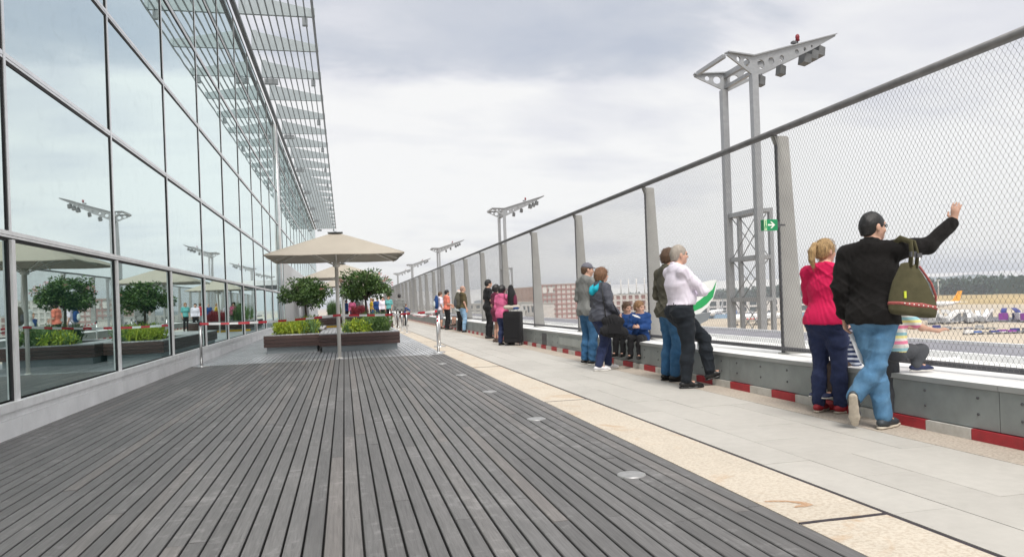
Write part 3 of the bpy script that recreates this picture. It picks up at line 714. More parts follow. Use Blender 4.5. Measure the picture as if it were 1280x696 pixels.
# ================================================================== BEYOND THE TERRACE
GZ = -15.0
g = MB(); g.box(-3000, 480, -1500, 6000, GZ-1, GZ); g.build('apron', M['apron'], None, kind='structure')
MB().box(480.01, 6000, -1500, 6000, GZ-1, GZ-.02).build('grass_field', M['dry_grass'], None, kind='structure')
MB().box(36, 52, -300, 3000, GZ+.01, GZ+.05).build('service_road', M['asphalt'], None, kind='structure')
MB().box(262, 300, -300, 3000, GZ+.01, GZ+.05).build('taxiway', M['asphalt'], None, kind='structure')
# forest: one far-off wood
np.random.seed(5); b = MB()
for k in range(2600):
    x = 880+np.random.rand()**1.5*160; y = -150+np.random.rand()**1.6*5200; h = np.random.uniform(19, 28); w_ = np.random.uniform(3.5, 6.5)
    nseg = 16 if y < 1500 else 9
    for q in range(nseg):
        u = q/nseg; rr_ = w_*(1-.75*u**2); a = np.random.rand()*6.28; z = h*(.12+.85*u)
        c = np.array([x+math.cos(a)*rr_*.7, y+math.sin(a)*rr_*.7, GZ+z]); d = np.random.normal(size=(4, 3))*np.array([w_*.55, w_*.55, h*.11])
        b.add([c+d[0], c+d[1], c+d[2], c+d[3]], [(0, 1, 2), (0, 3, 1), (1, 3, 2)])
b.box(905, 1040, -200, 5200, GZ, GZ+20)
b.build('forest', M['leaf_forest'], None, kind='stuff')
mat('hill_wood', (.05, .08, .06), .95, 0, .3, .004)
b = MB(); pts = []
for i in range(80):
    y = -900+i*90; pts.append((y, GZ+72+14*math.sin(i*.31)+9*math.sin(i*.83+1)))
for (y0_, h0), (y1_, h1) in zip(pts[:-1], pts[1:]): b.add([(3300, y0_, GZ), (3300, y1_, GZ), (4600, y1_, h1), (4600, y0_, h0), (5600, y1_, GZ), (5600, y0_, GZ)], [(0, 3, 2, 1), (3, 5, 4, 2)])
b.build('hills', M['hill_wood'], None, kind='structure')
# ---- office block with red and white grid fronts
def grid_block(name, label, x, y, rz, L, D, H, zones, floors, cat='building', wallm='far_red'):
    """front along local +x from 0..L, facing local -y"""
    t = thing(name, label, cat, (x, y, GZ), rz)
    MB().box(0, L, .6, D, 0, H).build('wall', M[wallm], t)
    MB().box(-.3, L+.3, .2, D+.3, H, H+.5).build('roof', M['far_grey'], t)
    fh = H/floors
    for (a, c, n, fm_, wm_, frac) in zones:
        cw = (c-a)/n; b = MB()
        for i in range(n+1): b.box(a+i*cw-.16*cw, a+i*cw+.16*cw, -.25, .6, 0, H)
        for f in range(floors+1): b.box(a+.001, c-.001, -.15, .6, max(0, f*fh-.14*fh), min(H, f*fh+.14*fh))
        b.build('facade_grid', M[fm_], t)
        wmesh = MB().box(-cw*.36*frac, cw*.36*frac, .0, .3, -fh*.38*frac, fh*.38*frac).mesh('window', M[wm_])
        for i in range(n):
            for f in range(floors): link('window', wmesh, t, (a+(i+.5)*cw, .32, (f+.5)*fh))
    return t
a_ = math.atan2(-.33, .944)
grid_block('office_block', 'eight storey block with red and white gridded fronts beyond the fence', 120.77, 467.92, a_, 50, 22, 25.3, [(0.3, 14.8, 5, 'far_red', 'far_grey', 1), (15.2, 34, 6, 'far_red', 'far_white', 1), (34.3, 49.7, 5, 'far_white', 'far_grey', 1)], 8)
b = MB()
bo = bpy.data.objects['office_block']
for i in range(3): MB().box(2.0+i*4.2, 4.6+i*4.2, -.45, -.26, 20, 23.6).build('sign_panel', M['far_white'], bo)
grid_block('brown_hall', 'long low brown hall left of the red and white block', 193.66, 863.39, math.atan2(-57.8, 14.7), 75, 30, 30, [(1, 74, 8, 'far_brown', 'far_brown', 1)], 3, wallm='far_brown')
grid_block('white_office', 'small white flat roofed office with dark windows at the foot of the red block', 110, 478, math.atan2(-18, 10), 24, 14, 13, [(8, 23, 4, 'far_white', 'far_glass', .7)], 2, wallm='far_white')
tb = grid_block('terminal', 'low red and white striped terminal building seen between the children and the fence post', 165, 446, math.atan2(-38, 19), 46, 20, 17, [(0, 46, 9, 'far_white', 'far_red', 1)], 5, wallm='far_white')
for i in range(7): MB().tube([(3+i*6.5, 8, 17), (3+i*6.5, 8, 27)], .35, 6).build('roof_mast', M['far_white'], tb)
grid_block('hangar', 'long pale flat roofed hangar with dark openings under the trees', 262, 548, math.atan2(-42, 57), 120, 30, 10, [(0, 120, 16, 'far_white', 'far_glass', 1)], 2, wallm='far_white')
grid_block('grey_warehouse', 'grey low warehouse left of the white office', 70, 470, math.atan2(-18, 60), 44, 20, 9, [(1, 43, 6, 'far_grey', 'far_white', .8)], 2, wallm='far_grey')
grid_block('pale_block', 'distant pale block near the far end of the fence', 95, 620, math.atan2(-60, 60), 60, 20, 14, [(1, 59, 8, 'far_grey', 'far_glass', .6)], 3, wallm='far_grey')
# ---- aircraft
mat('plane_white', (.78, .78, .78), .3, 0, .03, .2); mat('plane_orange', (.80, .34, .02), .4, 0, .05, .3); mat('plane_red', (.6, .05, .04), .4, 0, .05, .3); mat('plane_grey', (.4, .41, .43), .4, .2, .05, .3); mat('navy', (.03, .04, .22), .5, 0, .1, .5)
def airliner(x, y, rz, label, tailm, titlem, L=38.0):
    t = thing('airliner', label, 'aircraft', (x, y, GZ), rz, 'airliners parked on the apron'); r = 1.95; zc_ = 3.6
    b = MB(); b.tube([(-L/2, 0, zc_-.4), (-L/2+.8, 0, zc_-.3), (-L/2+2.2, 0, zc_-.1), (-L/2+5, 0, zc_), (L/2-12, 0, zc_), (L/2-5, 0, zc_+.6), (L/2, 0, zc_+1.3)], [.15, .85, 1.45, r, r, 1.2, .25], 16); b.build('fuselage', M['plane_white'], t)
    for s_ in (-1, 1):
        b = MB(); b.add([(-4, s_*1.6, 2.7), (3.5, s_*1.6, 2.7), (8.5, s_*17, 3.6), (7, s_*17, 3.6), (-4, s_*1.6, 3.2), (3.5, s_*1.6, 3.1), (8.5, s_*17, 3.75), (7, s_*17, 3.75)], [(0, 1, 2, 3), (4, 7, 6, 5), (0, 4, 5, 1), (1, 5, 6, 2), (2, 6, 7, 3), (3, 7, 4, 0)]); b.build('wing', M['plane_grey'], t)
        MB().tube([(-5.2, s_*5.6, 2.0), (-4.2, s_*5.6, 2.0), (-1.5, s_*5.6, 2.1)], [.9, 1.05, .6], 12).build('engine', M['plane_white'], t)
        b = MB(); b.prism([(L/2-5, s_*.6), (L/2-1.5, s_*.6), (L/2+1.2, s_*6.2), (L/2-.2, s_*6.2)], zc_+1.0, zc_+1.2, 'z'); b.build('tailplane', M['plane_white'], t)
        MB().tube([(2, s_*2.8, 0.5), (2, s_*2.8, 2.7)], .16, 6).lathe([(.5, -.2), (.5, .2)], (2, s_*2.8, .5), 10).build('landing_gear', M['rail_dark'], t)
    MB().tube([(-L/2+5, 0, .5), (-L/2+5, 0, 2.4)], .14, 6).box(-L/2+4.6, -L/2+5.4, -.25, .25, 0, .75).build('landing_gear', M['rail_dark'], t)
    MB().prism([(L/2-7.5, zc_+1.2), (L/2-1.2, zc_+1.0), (L/2+1.0, zc_+8.2), (L/2-1.6, zc_+8.2), (L/2-4.8, zc_+2.8)], -.18, .18, 'y').build('tail_fin', M[tailm], t)
    w_ = MB()
    for i in range(26):
        for s_ in (-1, 1): w_.box(-L/2+6+i*.85, -L/2+6.35+i*.85, s_*1.93-.03, s_*1.93+.03, zc_+.35, zc_+.75)
    w_.build('window_row', M['far_glass'], t, kind='stuff')
    w_ = MB()
    for i in range(7):
        for s_ in (-1, 1): w_.box(-L/2+7+i*1.7, -L/2+8.2+i*1.7, s_*1.86-.06, s_*1.86+.06, zc_-.75, zc_+.15-(.3 if i % 2 else 0))
    w_.build('title_marks', M[titlem], t)
    return t
airliner(368, 405, math.atan2(-14.5, 42.6), 'white airliner with an orange tail fin, farther out past the shoulder bag', 'plane_orange', 'plane_red')
airliner(196, 322, math.atan2(-2, 28), 'white airliner with red lettering between the fence post and the woman in red', 'plane_red', 'plane_red', 34)
airliner(232, 432, math.atan2(30, 30), 'small white airliner seen under the hangar by the mast legs', 'plane_grey', 'navy', 30)
# ---- ground equipment
def steps_truck(x, y, rz, label):
    t = thing('boarding_stairs', label, 'boarding stairs', (x, y, GZ), rz, 'mobile boarding stairs standing on the apron')
    b = MB(); b.box(-4.2, 3.2, -1.1, 1.1, .7, 1.2); b.box(-5.4, -3.6, -1.1, 1.1, .8, 2.6); b.build('chassis', M['plane_grey'], t)
    b = MB(); b.prism([(-3.3, 1.3), (-2.9, 1.3), (2.4, 4.3), (4.2, 4.3), (4.2, 4.6), (2.2, 4.6)], -.9, .9, 'y'); b.build('ramp', M['plane_white'], t)
    for s_ in (-1, 1): MB().prism([(-3.1, 1.7), (2.3, 4.8), (4.2, 4.8), (4.2, 5.7), (2.2, 5.7), (-3.1, 2.7)], s_*.95-.04, s_*.95+.04, 'y').build('side_panel', M['plane_white'], t)
    b = MB(); b.box(1.6, 1.9, -.8, .8, 1.2, 3.9); b.box(3.4, 3.6, -.8, .8, 1.2, 4.3); b.build('support', M['plane_grey'], t)
    for xx in (-4.4, 2.2):
        for s_ in (-1, 1): MB().box(xx-.45, xx+.45, s_*1.1-.15, s_*1.1+.15, 0, .9).build('wheel', M['rail_dark'], t)
    return t
spots = [(237.5, 259.4, .6), (241.5, 262, 2.9), (243, 255.5, .1), (246.5, 259, 2.2), (249, 253.5, .9), (252, 256, 3.4), (256, 251.8, .4), (262, 262, .8), (245, 268, 1.2)]
lab = ['leftmost boarding stairs of the apron cluster, beside the shoulder bag', 'boarding stairs turned left, second in the apron cluster', 'boarding stairs in the front middle of the apron cluster', 'boarding stairs behind the middle of the apron cluster', 'boarding stairs rising right in the apron cluster', 'boarding stairs turned away toward the right of the cluster', 'rightmost boarding stairs of the front row on the apron', 'boarding stairs standing behind and right of the cluster', 'boarding stairs at the back of the apron cluster']
st0 = steps_truck(*spots[0], lab[0])
for s_, l_ in zip(spots[1:], lab[1:]):
    c = copy_tree(st0); c.location = (s_[0], s_[1], GZ); c.rotation_euler.z = s_[2]; c['label'] = l_
mat('purple', (.22, .03, .28), .6, 0, .15, .5); mat('orange_pt', (.7, .22, .03), .5, 0, .1, .5); mat('van_white', (.72, .72, .72), .35, 0, .05, .5); mat('blue_pt', (.06, .14, .42), .45, 0, .1, .5)
def loader(x, y, rz, label, m_):
    t = thing('container_loader', label, 'container loader', (x, y, GZ), rz, 'container loaders parked on the apron')
    MB().box(-2.6, 1.2, -1.6, 1.6, .8, 3.6).build('container', M[m_], t); MB().box(-3, 5, -1.4, 1.4, .4, .75).build('chassis', M['plane_grey'], t)
    b = MB(); b.box(1.6, 4.6, -1.2, 1.2, 2.6, 2.9); b.box(2, 2.2, -1, 1, .75, 4.6); b.box(4, 4.2, -1, 1, .75, 3.4); b.prism([(1.2, 3.7), (4.8, 5.2), (4.8, 5.5), (1.2, 4.0)], -1, 1, 'y'); b.build('lift_frame', M['navy'], t)
    for xx in (-2, 3.6):
        for s_ in (-1, 1): MB().box(xx-.4, xx+.4, s_*1.4-.12, s_*1.4+.12, 0, .8).build('wheel', M['rail_dark'], t)
loader(265.5, 253, .7, 'purple container loader right of the boarding stairs', 'purple'); loader(270, 249.5, 1.2, 'white and purple container loader at the right edge', 'van_white')
loader(267, 243.5, .4, 'second purple container loader, half cut by the right edge', 'purple')
def cart(x, y, rz, label, m_, n):
    t = thing('baggage_cart', label, 'baggage cart', (x, y, GZ), rz, 'baggage carts in lines on the apron')
    MB().box(-1.5, 1.5, -.8, .8, .45, .62).build('bed', M['plane_grey'], t); MB().box(-1.2, 1.2, -.7, .7, .63, .63+n).build('load', M[m_], t)
    for xx in (-1, 1):
        for s_ in (-1, 1): MB().box(xx-.22, xx+.22, s_*.75-.08, s_*.75+.08, 0, .44).build('wheel', M['rail_dark'], t)
    MB().box(1.5, 2.3, -.05, .05, .4, .48).build('drawbar', M['rail_dark'], t)
random.seed(4)
ordn = ['first', 'second', 'third', 'fourth', 'fifth', 'sixth', 'seventh', 'eighth', 'ninth']
cname = {'navy': 'navy', 'van_white': 'white', 'rail_dark': 'black', 'plane_grey': 'grey', 'blue_pt': 'blue', 'purple': 'purple'}
for k, (xa, ya, xb, yb, n) in enumerate(((208, 231, 219, 214, 7), (193, 197, 212, 190, 9), (205, 196, 218, 190, 5))):
    for i in range(n):
        u = i/(n-1); m_ = random.choice(list(cname))
        cart(xa+(xb-xa)*u, ya+(yb-ya)*u, math.atan2(yb-ya, xb-xa), 'baggage cart with %s load, %s from the left in the %s line' % (cname[m_], ordn[i], ('farther', 'nearer', 'short right hand')[k]), m_, random.choice((.1, .5, .9)))
def van(x, y, rz, label, m_):
    t = thing('van', label, 'van', (x, y, GZ), rz, 'vans parked along the hangar')
    MB().prism([(-2.6, .4), (2.6, .4), (2.6, 1.2), (1.9, 1.4), (1.2, 2.3), (-2.6, 2.3)], -1, 1, 'y').build('body', M[m_], t)
    MB().prism([(1.25, 1.45), (1.82, 1.42), (1.18, 2.15), (-.2, 2.15), (-.2, 1.45)], -1.02, 1.02, 'y').build('window', M['far_glass'], t)
    for xx in (-1.6, 1.6):
        for s_ in (-1, 1): MB().box(xx-.38, xx+.38, s_*.95-.1, s_*.95+.1, 0, .75).build('wheel', M['rail_dark'], t)
vl = ['white van at the left end of the row before the hangar', 'dark van second in the row before the hangar', 'blue van third in the row before the hangar', 'white van fourth in the row before the hangar', 'grey van fifth in the row before the hangar', 'blue van sixth in the row before the hangar', 'white van at the right end of the row before the hangar']
for i in range(7): van(262+i*9.5, 516-i*9, math.atan2(-42, 57)+random.choice((0, 3.14)), vl[i], ['van_white', 'navy', 'blue_pt', 'van_white', 'plane_grey', 'blue_pt', 'van_white'][i])
bb = MB(); mat('barrier_blue', (.26, .38, .52), .6, 0, .1, .4)
bw = thing('blue_barrier_wall', 'long pale blue construction barrier across the apron', 'barrier', (229, 424, GZ), math.atan2(-42, 57))
for i in range(24): MB().box(-20+i*5, -15.05+i*5, -.3, .3, 0, 2.6).build('barrier_panel', M['barrier_blue'], bw)
pt = thing('apron_pole', 'lone pale floodlight pole before the forest, right of the shoulder bag', 'light pole', (820, 886, GZ))
MB().tube([(0, 0, 0), (0, 0, 22)], [.9, .5], 8).build('pole', M['far_white'], pt); MB().box(-3, 3, -1, 1, 22, 23).build('lamp_head', M['far_white'], pt)
tr = None
# ================================================================== PEOPLE
# bodies and clothes are grown from tapered limbs blended into one surface (signed distance field -> surface nets)
def vec(p): return np.array(p, dtype=np.float64)
class Field:
    def __init__(s, cell): s.c = cell; s.ops = []
    def cone(s, a, b, ra, rb, k=.03, flat=None, fdir=None): s.ops.append(('c', vec(a), vec(b), ra, rb, k, flat, None if fdir is None else vec(fdir))); return s
    def chain(s, pts, rs, k=.02, flat=None, fdir=None):
        for i in range(len(pts)-1): s.cone(pts[i], pts[i+1], rs[i], rs[i+1], k, flat, fdir)
        return s
    def ell(s, c, r, rot=None, k=.03): s.ops.append(('e', vec(c), vec(r), rot, k)); return s
    def sub_ell(s, c, r, rot=None, k=.01): s.ops.append(('s', vec(c), vec(r), rot, k)); return s
    def cut(s, p, n): s.ops.append(('p', vec(p), vec(n)/np.linalg.norm(n))); return s        # keep the side opposite to n
    def wrinkle(s, amp, fr, seed=0): s.ops.append(('w', amp, fr, seed)); return s
    def bounds(s):
        lo = np.full(3, 1e9); hi = -lo
        for o in s.ops:
            if o[0] == 'c':
                for p, r in ((o[1], o[3]), (o[2], o[4])): lo = np.minimum(lo, p-r); hi = np.maximum(hi, p+r)
            elif o[0] == 'e': m_ = o[2].max(); lo = np.minimum(lo, o[1]-m_); hi = np.maximum(hi, o[1]+m_)
        return lo-3*s.c-.01, hi+3*s.c+.01
    def fold(s, amp, fr, seed=0): s.ops.append(('f', amp, fr, seed)); return s
    def run(s):
        c = s.c; lo, hi = s.bounds(); n = np.ceil((hi-lo)/c).astype(int)+1; G = np.full(n, .3, np.float32)
        ax = [lo[i]+c*np.arange(n[i]) for i in range(3)]
        def region(a, b, pad):
            i0 = np.clip(np.floor((a-pad-lo)/c).astype(int), 0, n-1); i1 = np.clip(np.ceil((b+pad-lo)/c).astype(int)+1, 1, n)
            sl = tuple(slice(i0[i], i1[i]) for i in range(3))
            X_, Y_, Z_ = np.meshgrid(*[ax[i][sl[i]] for i in range(3)], indexing='ij'); return sl, np.stack([X_, Y_, Z_], -1)
        for o in s.ops:
            if o[0] == 'c':
                _, a, b, ra, rb, k, fl, fd = o; m_ = max(ra, rb)
                sl, Pp = region(np.minimum(a, b)-m_, np.maximum(a, b)+m_, k+2.5*c)
                q = Pp-a; ab = b-a
                if fl is not None:
                    fd = fd/np.linalg.norm(fd); q = q+((q@fd)*(1/fl-1))[..., None]*fd; ab = ab+(ab@fd)*(1/fl-1)*fd
                t = np.clip((q@ab)/max(1e-9, ab@ab), 0, 1); d = np.linalg.norm(q-t[..., None]*ab, axis=-1)-(ra+(rb-ra)*t)
                if fl is not None: d = d*(.5+.5*fl)
                g = G[sl]; h = np.clip(.5+.5*(g-d)/k, 0, 1); G[sl] = g+(d-g)*h-k*h*(1-h)
            elif o[0] in 'es':
                _, cc, r, rot, k = o; m_ = r.max()
                sl, Pp = region(cc-m_, cc+m_, k+2.5*c); q = Pp-cc
                if rot is not None: q = q@rot
                l = np.linalg.norm(q/r, axis=-1); l2 = np.linalg.norm(q/(r*r), axis=-1)+1e-9; d = l*(l-1)/l2
                g = G[sl]
                if o[0] == 'e': h = np.clip(.5+.5*(g-d)/k, 0, 1); G[sl] = g+(d-g)*h-k*h*(1-h)
                else: G[sl] = np.maximum(g, -d)
            elif o[0] == 'p':
                X_, Y_, Z_ = np.meshgrid(*ax, indexing='ij', sparse=True)
                G = np.maximum(G, ((X_-o[1][0])*o[2][0]+(Y_-o[1][1])*o[2][1]+(Z_-o[1][2])*o[2][2]).astype(np.float32))
            elif o[0] == 'w':
                X_, Y_, Z_ = np.meshgrid(*ax, indexing='ij', sparse=True); _, am, fr, sd_ = o
                G = G+am*(np.sin(fr*(Z_*1.3+.6*np.sin(9*X_+sd_)+.5*np.sin(11*Y_+2*sd_)))*np.sin(fr*.37*(X_-Y_+.4*Z_)+sd_)+.6*np.sin(fr*.8*(X_+.7*Z_)+1.7*sd_+2*np.sin(7*Z_))*np.sin(fr*.55*(Y_-.5*Z_)+sd_)).astype(np.float32)
            elif o[0] == 'f':                                        # sharp-crested folds
                X_, Y_, Z_ = np.meshgrid(*ax, indexing='ij', sparse=True); _, am, fr, sd_ = o
                a1 = np.abs(np.sin(fr*(Z_*.9+.55*X_-.35*Y_)+1.8*np.sin(6*X_+sd_)+1.5*np.sin(8*Y_+5*Z_+sd_))); a2 = np.abs(np.sin(fr*.7*(Z_-.8*X_+.5*Y_)+2.2*np.sin(5*Z_+sd_)+sd_*2))
                msk = np.clip(.55+.6*np.sin(4.7*Z_+sd_*3+3*X_)*np.cos(5*Y_+sd_), 0, 1); G = G+(am*msk*((1-a1)**2+.8*(1-a2)**2-.5)*-1).astype(np.float32)
        # surface nets
        I = G < 0; cnt = np.zeros(n-1, np.int8)
        for dx in (0, 1):
            for dy in (0, 1):
                for dz in (0, 1): cnt += I[dx:n[0]-1+dx, dy:n[1]-1+dy, dz:n[2]-1+dz]
        act = (cnt > 0) & (cnt < 8); ids = np.full(act.shape, -1, np.int32); ijk = np.argwhere(act); ids[act] = np.arange(len(ijk))
        acc = np.zeros((len(ijk), 3)); wt = np.zeros(len(ijk)); i, j, k_ = ijk.T
        corners = [(a, b, d) for a in (0, 1) for b in (0, 1) for d in (0, 1)]
        for A in corners:
            for axn in range(3):
                if A[axn]: continue
                Bc = list(A); Bc[axn] = 1
                ga = G[i+A[0], j+A[1], k_+A[2]]; gb = G[i+Bc[0], j+Bc[1], k_+Bc[2]]; cr_ = (ga < 0) != (gb < 0)
                t = np.where(cr_, ga/np.where(cr_, ga-gb, 1), 0); p = np.tile(np.array(A, float), (len(ijk), 1)); p[:, axn] = t
                acc += p*cr_[:, None]; wt += cr_
        V = lo+(ijk+acc/wt[:, None])*c; Q = []
        for axn in range(3):
            u, v = [(1, 2), (2, 0), (0, 1)][axn]
            a = np.take(I, range(n[axn]-1), axn); b = np.take(I, range(1, n[axn]), axn)
            for flip, mk in ((False, a & ~b), (True, ~a & b)):
                e = np.argwhere(mk); e = e[(e[:, u] > 0) & (e[:, v] > 0) & (e[:, u] < n[u]-1) & (e[:, v] < n[v]-1)]
                if not len(e): continue
                du = np.zeros(3, int); du[u] = 1; dv = np.zeros(3, int); dv[v] = 1
                q = np.stack([ids[tuple((e-du-dv).T)], ids[tuple((e-dv).T)], ids[tuple(e.T)], ids[tuple((e-du).T)]], 1)
                Q.append(q[:, ::-1] if flip else q)
        Q = np.concatenate(Q); Q = Q[(Q >= 0).all(1)]
        return V, Q
    def build(s, name, m_, parent):
        V, Q = s.run(); me = bpy.data.meshes.new(name)
        me.vertices.add(len(V)); me.vertices.foreach_set('co', V.astype(np.float32).ravel())
        me.loops.add(Q.size); me.loops.foreach_set('vertex_index', Q.astype(np.int32).ravel())
        me.polygons.add(len(Q)); me.polygons.foreach_set('loop_start', np.arange(0, Q.size, 4, dtype=np.int32))
        me.polygons.foreach_set('use_smooth', np.ones(len(Q), bool)); me.materials.append(m_); me.update(calc_edges=True); me.validate()
        return link(name, me, parent)

def cloth_mat(name, c, rough=.85, var=.12, scale=9, bump=.25, bs=420, rampc=None, stripes=None):
    if name in M: return M[name]
    mt = mat(name, c, rough, 0, var, scale, bump, bs, .25, rampc=rampc); t, p = tree_of(mt)
    p.inputs['Sheen Weight'].default_value = .03
    if stripes:
        to = N(t, 'ShaderNodeTexCoord'); sx = N(t, 'ShaderNodeSeparateXYZ'); t.links.new(to.outputs['Object'], sx.inputs[0])
        ph = mth(t, 'FRACT', mth(t, 'MULTIPLY', sx.outputs[2], stripes[0]))
        cc = ramp(t, ph, stripes[1], 'CONSTANT'); t.links.new(cc, p.inputs['Base Color'])
    return mt
def denim(name, c, fade):
    if name in M: return M[name]
    mt = cloth_mat(name, c, .85, .22, 14, .3, 500); t, p = tree_of(mt); src = p.inputs['Base Color'].links[0].from_socket
    to = N(t, 'ShaderNodeTexCoord'); f = ramp(t, noise(t, to.outputs['Object'], 5, 4, .6, .5), [(.45, (0, 0, 0)), (.7, (1, 1, 1))])
    t.links.new(mixc(t, mth(t, 'MULTIPLY', f, .35), src, fade), p.inputs['Base Color']); return mt
def skin_mat():
    mt = mat('skin', (.56, .335, .25), .5, 0, .10, 22, .08, 300, .4); t, p = tree_of(mt)
    p.inputs['Subsurface Weight'].default_value = .08; p.inputs['Subsurface Radius'].default_value = (.02, .008, .004)
skin_mat()
denim('jeans_light', (.080, .19, .33), (.19, .33, .46)); denim('jeans_mid', (.035, .115, .24), (.10, .21, .34)); denim('jeans_navy', (.022, .032, .085), (.05, .06, .12)); denim('jeans_pale', (.22, .36, .52), (.36, .48, .60))
denim('trousers_black_green', (.012, .016, .022), (.02, .026, .034)); cloth_mat('trousers_black', (.012, .012, .014)); cloth_mat('trousers_grey', (.075, .08, .09)); cloth_mat('trousers_brown', (.07, .05, .045)); cloth_mat('shorts_grey', (.30, .31, .34))
cloth_mat('wool_black', (.010, .009, .009), .95, .4, 40, .6, 240); cloth_mat('top_red', (.60, .011, .085), .8, .10, 10); cloth_mat('shirt_white', (.74, .69, .79), .7, .04, 8, .12)
cloth_mat('jacket_olive', (.075, .07, .052), .85, .2, 12); cloth_mat('jacket_grey', (.19, .195, .19), .85, .12, 12); cloth_mat('shell_slate', (.068, .072, .092), .6, .15, 8, .15); cloth_mat('turquoise', (.01, .36, .48), .7)
cloth_mat('jacket_blue', (.012, .05, .18), .7, .15, 12); cloth_mat('blouse_pink', (.62, .13, .27), .8, .12, 16); cloth_mat('tee_black', (.014, .014, .016)); cloth_mat('dress_wine', (.13, .02, .05)); cloth_mat('tee_olive', (.085, .068, .032)); cloth_mat('shirt_pale', (.60, .64, .64)); cloth_mat('tee_coral', (.68, .20, .14)); cloth_mat('top_yellow', (.62, .42, .04)); cloth_mat('top_teal', (.12, .38, .38)); cloth_mat('top_red2', (.40, .03, .05)); cloth_mat('cap_grey', (.15, .15, .18), .8)
cloth_mat('stripe_multi', (.7, .6, .5), stripes=(7.5, [(0, (.72, .72, .68)), (.25, (.75, .22, .35)), (.45, (.76, .74, .70)), (.62, (.78, .70, .30)), (.80, (.30, .55, .62))]))
cloth_mat('stripe_navy', (.4, .4, .5), stripes=(22, [(0, (.55, .60, .70)), (.45, (.035, .05, .12))]))
mat('hair_blond', (.40, .26, .12), .5, 0, .55, 60, .8, 190, stretch=(1.6, 1.6, .35)); mat('hair_brown', (.10, .055, .03), .5, 0, .55, 60, .8, 190, stretch=(1.6, 1.6, .35)); mat('hair_black', (.012, .011, .012), .45, 0, .3, 40, .4, 160, stretch=(1.6, 1.6, .35)); mat('hair_grey', (.33, .29, .25), .6, 0, .25, 50, .5, 160, stretch=(1.6, 1.6, .35)); mat('hair_auburn', (.19, .095, .05), .5, 0, .55, 60, .8, 190, stretch=(1.6, 1.6, .35)); mat('hair_white', (.62, .60, .56), .6, 0, .15, 50, .4, 160, stretch=(1.6, 1.6, .35)); mat('hair_fair', (.27, .15, .07), .5, 0, .55, 60, .8, 190, stretch=(1.6, 1.6, .35)); mat('stubble', (.30, .19, .15), .7, 0, .2, 90, .3, 300)
mat('shoe_black', (.012, .012, .013), .35, 0, .2, 20); mat('shoe_white', (.70, .69, .72), .6, 0, .1, 20); mat('shoe_red', (.33, .02, .03), .6, 0, .15, 20); mat('shoe_navy', (.02, .03, .09), .6, 0, .15, 20); mat('shoe_slate', (.035, .045, .055), .6, 0, .2, 20); mat('sole_white', (.66, .64, .60), .6, 0, .1, 20); mat('sole_tan', (.52, .46, .38), .7, 0, .15, 30); mat('shoe_brown', (.06, .035, .025), .45, 0, .2, 20)
mat('eye_dark', (.02, .015, .012), .2); mat('glasses_dark', (.02, .02, .025), .3); mat('lip_pink', (.42, .17, .15), .5); mat('belt_black', (.015, .014, .014), .4)

def rotz(a): c, s_ = math.cos(a), math.sin(a); return np.array([[c, -s_, 0], [s_, c, 0], [0, 0, 1.]])
def rotx(a): c, s_ = math.cos(a), math.sin(a); return np.array([[1., 0, 0], [0, c, -s_], [0, s_, c]])
def pose(**kw):
    """joints of a 1.78 m adult; x = the person's right, y = the way they face"""
    J = dict(pel=(0, 0, .96), wai=(0, .005, 1.10), che=(0, .0, 1.30), neck=(0, -.015, 1.50), head=(0, .02, 1.655),
             hipL=(-.092, 0, .91), hipR=(.092, 0, .91), kneeL=(-.10, .03, .50), kneeR=(.10, .03, .50), ankL=(-.105, -.03, .085), ankR=(.105, -.03, .085),
             shL=(-.185, -.01, 1.435), shR=(.185, -.01, 1.435), elL=(-.235, -.035, 1.15), elR=(.235, -.035, 1.15), wrL=(-.225, .06, .905), wrR=(.225, .06, .905),
             toeL=(-.15, 1, 0), toeR=(.15, 1, 0), hdL=(.05, .15, -1), hdR=(-.05, .15, -1), palL=(1, 0, 0), palR=(-1, 0, 0), curlL=.55, curlR=.55, hyaw=0, hpit=0)
    J.update(kw); return J
def unit(v): v = vec(v); return v/np.linalg.norm(v)
def hand(f, w, d, pal, curl, side, s, fine, spread=2.2):
    """palm, four fingers of unequal length with bends, a thumb leaving the side of the palm"""
    d = unit(d); pal = unit(vec(pal)-d*(vec(pal)@d)); sd_ = np.cross(d, pal)*(1 if side == 'R' else -1)   # sd_: towards the thumb
    w = vec(w); pm_ = w+d*.045*s
    f.cone(w, w+d*.02*s, .027*s, .026*s, .02, .75, pal); f.cone(w+d*.03*s, w+d*.085*s, .030*s, .036*s, .012, .55, pal)
    r = max(.0082*s, f.c*.86) if fine else .011*s
    for q, (off, L) in enumerate(((.027, .072), (.009, .080), (-.009, .074), (-.026, .058))):
        a = w+d*.088*s+sd_*off*s; c1 = curl*(.7+.12*q); p1 = a+(d*math.cos(c1*.6)+pal*math.sin(c1*.6)+sd_*off*spread)*L*.45*s
        p2 = p1+(d*math.cos(c1*1.5)+pal*math.sin(c1*1.5))*L*.32*s; p3 = p2+(d*math.cos(c1*2.2)+pal*math.sin(c1*2.2))*L*.25*s
        f.chain([a, p1, p2, p3], [r*1.08, r, r*.94, r*.85], .005)
    t0 = w+d*.03*s+sd_*.026*s; t1 = t0+(d*.6+sd_*.75+pal*.25)*.042*s; t2 = t1+(d*.9+sd_*.25+pal*.35)*.034*s
    f.chain([t0, t1, t2], [r*1.35, r*1.15, r*.95], .008)
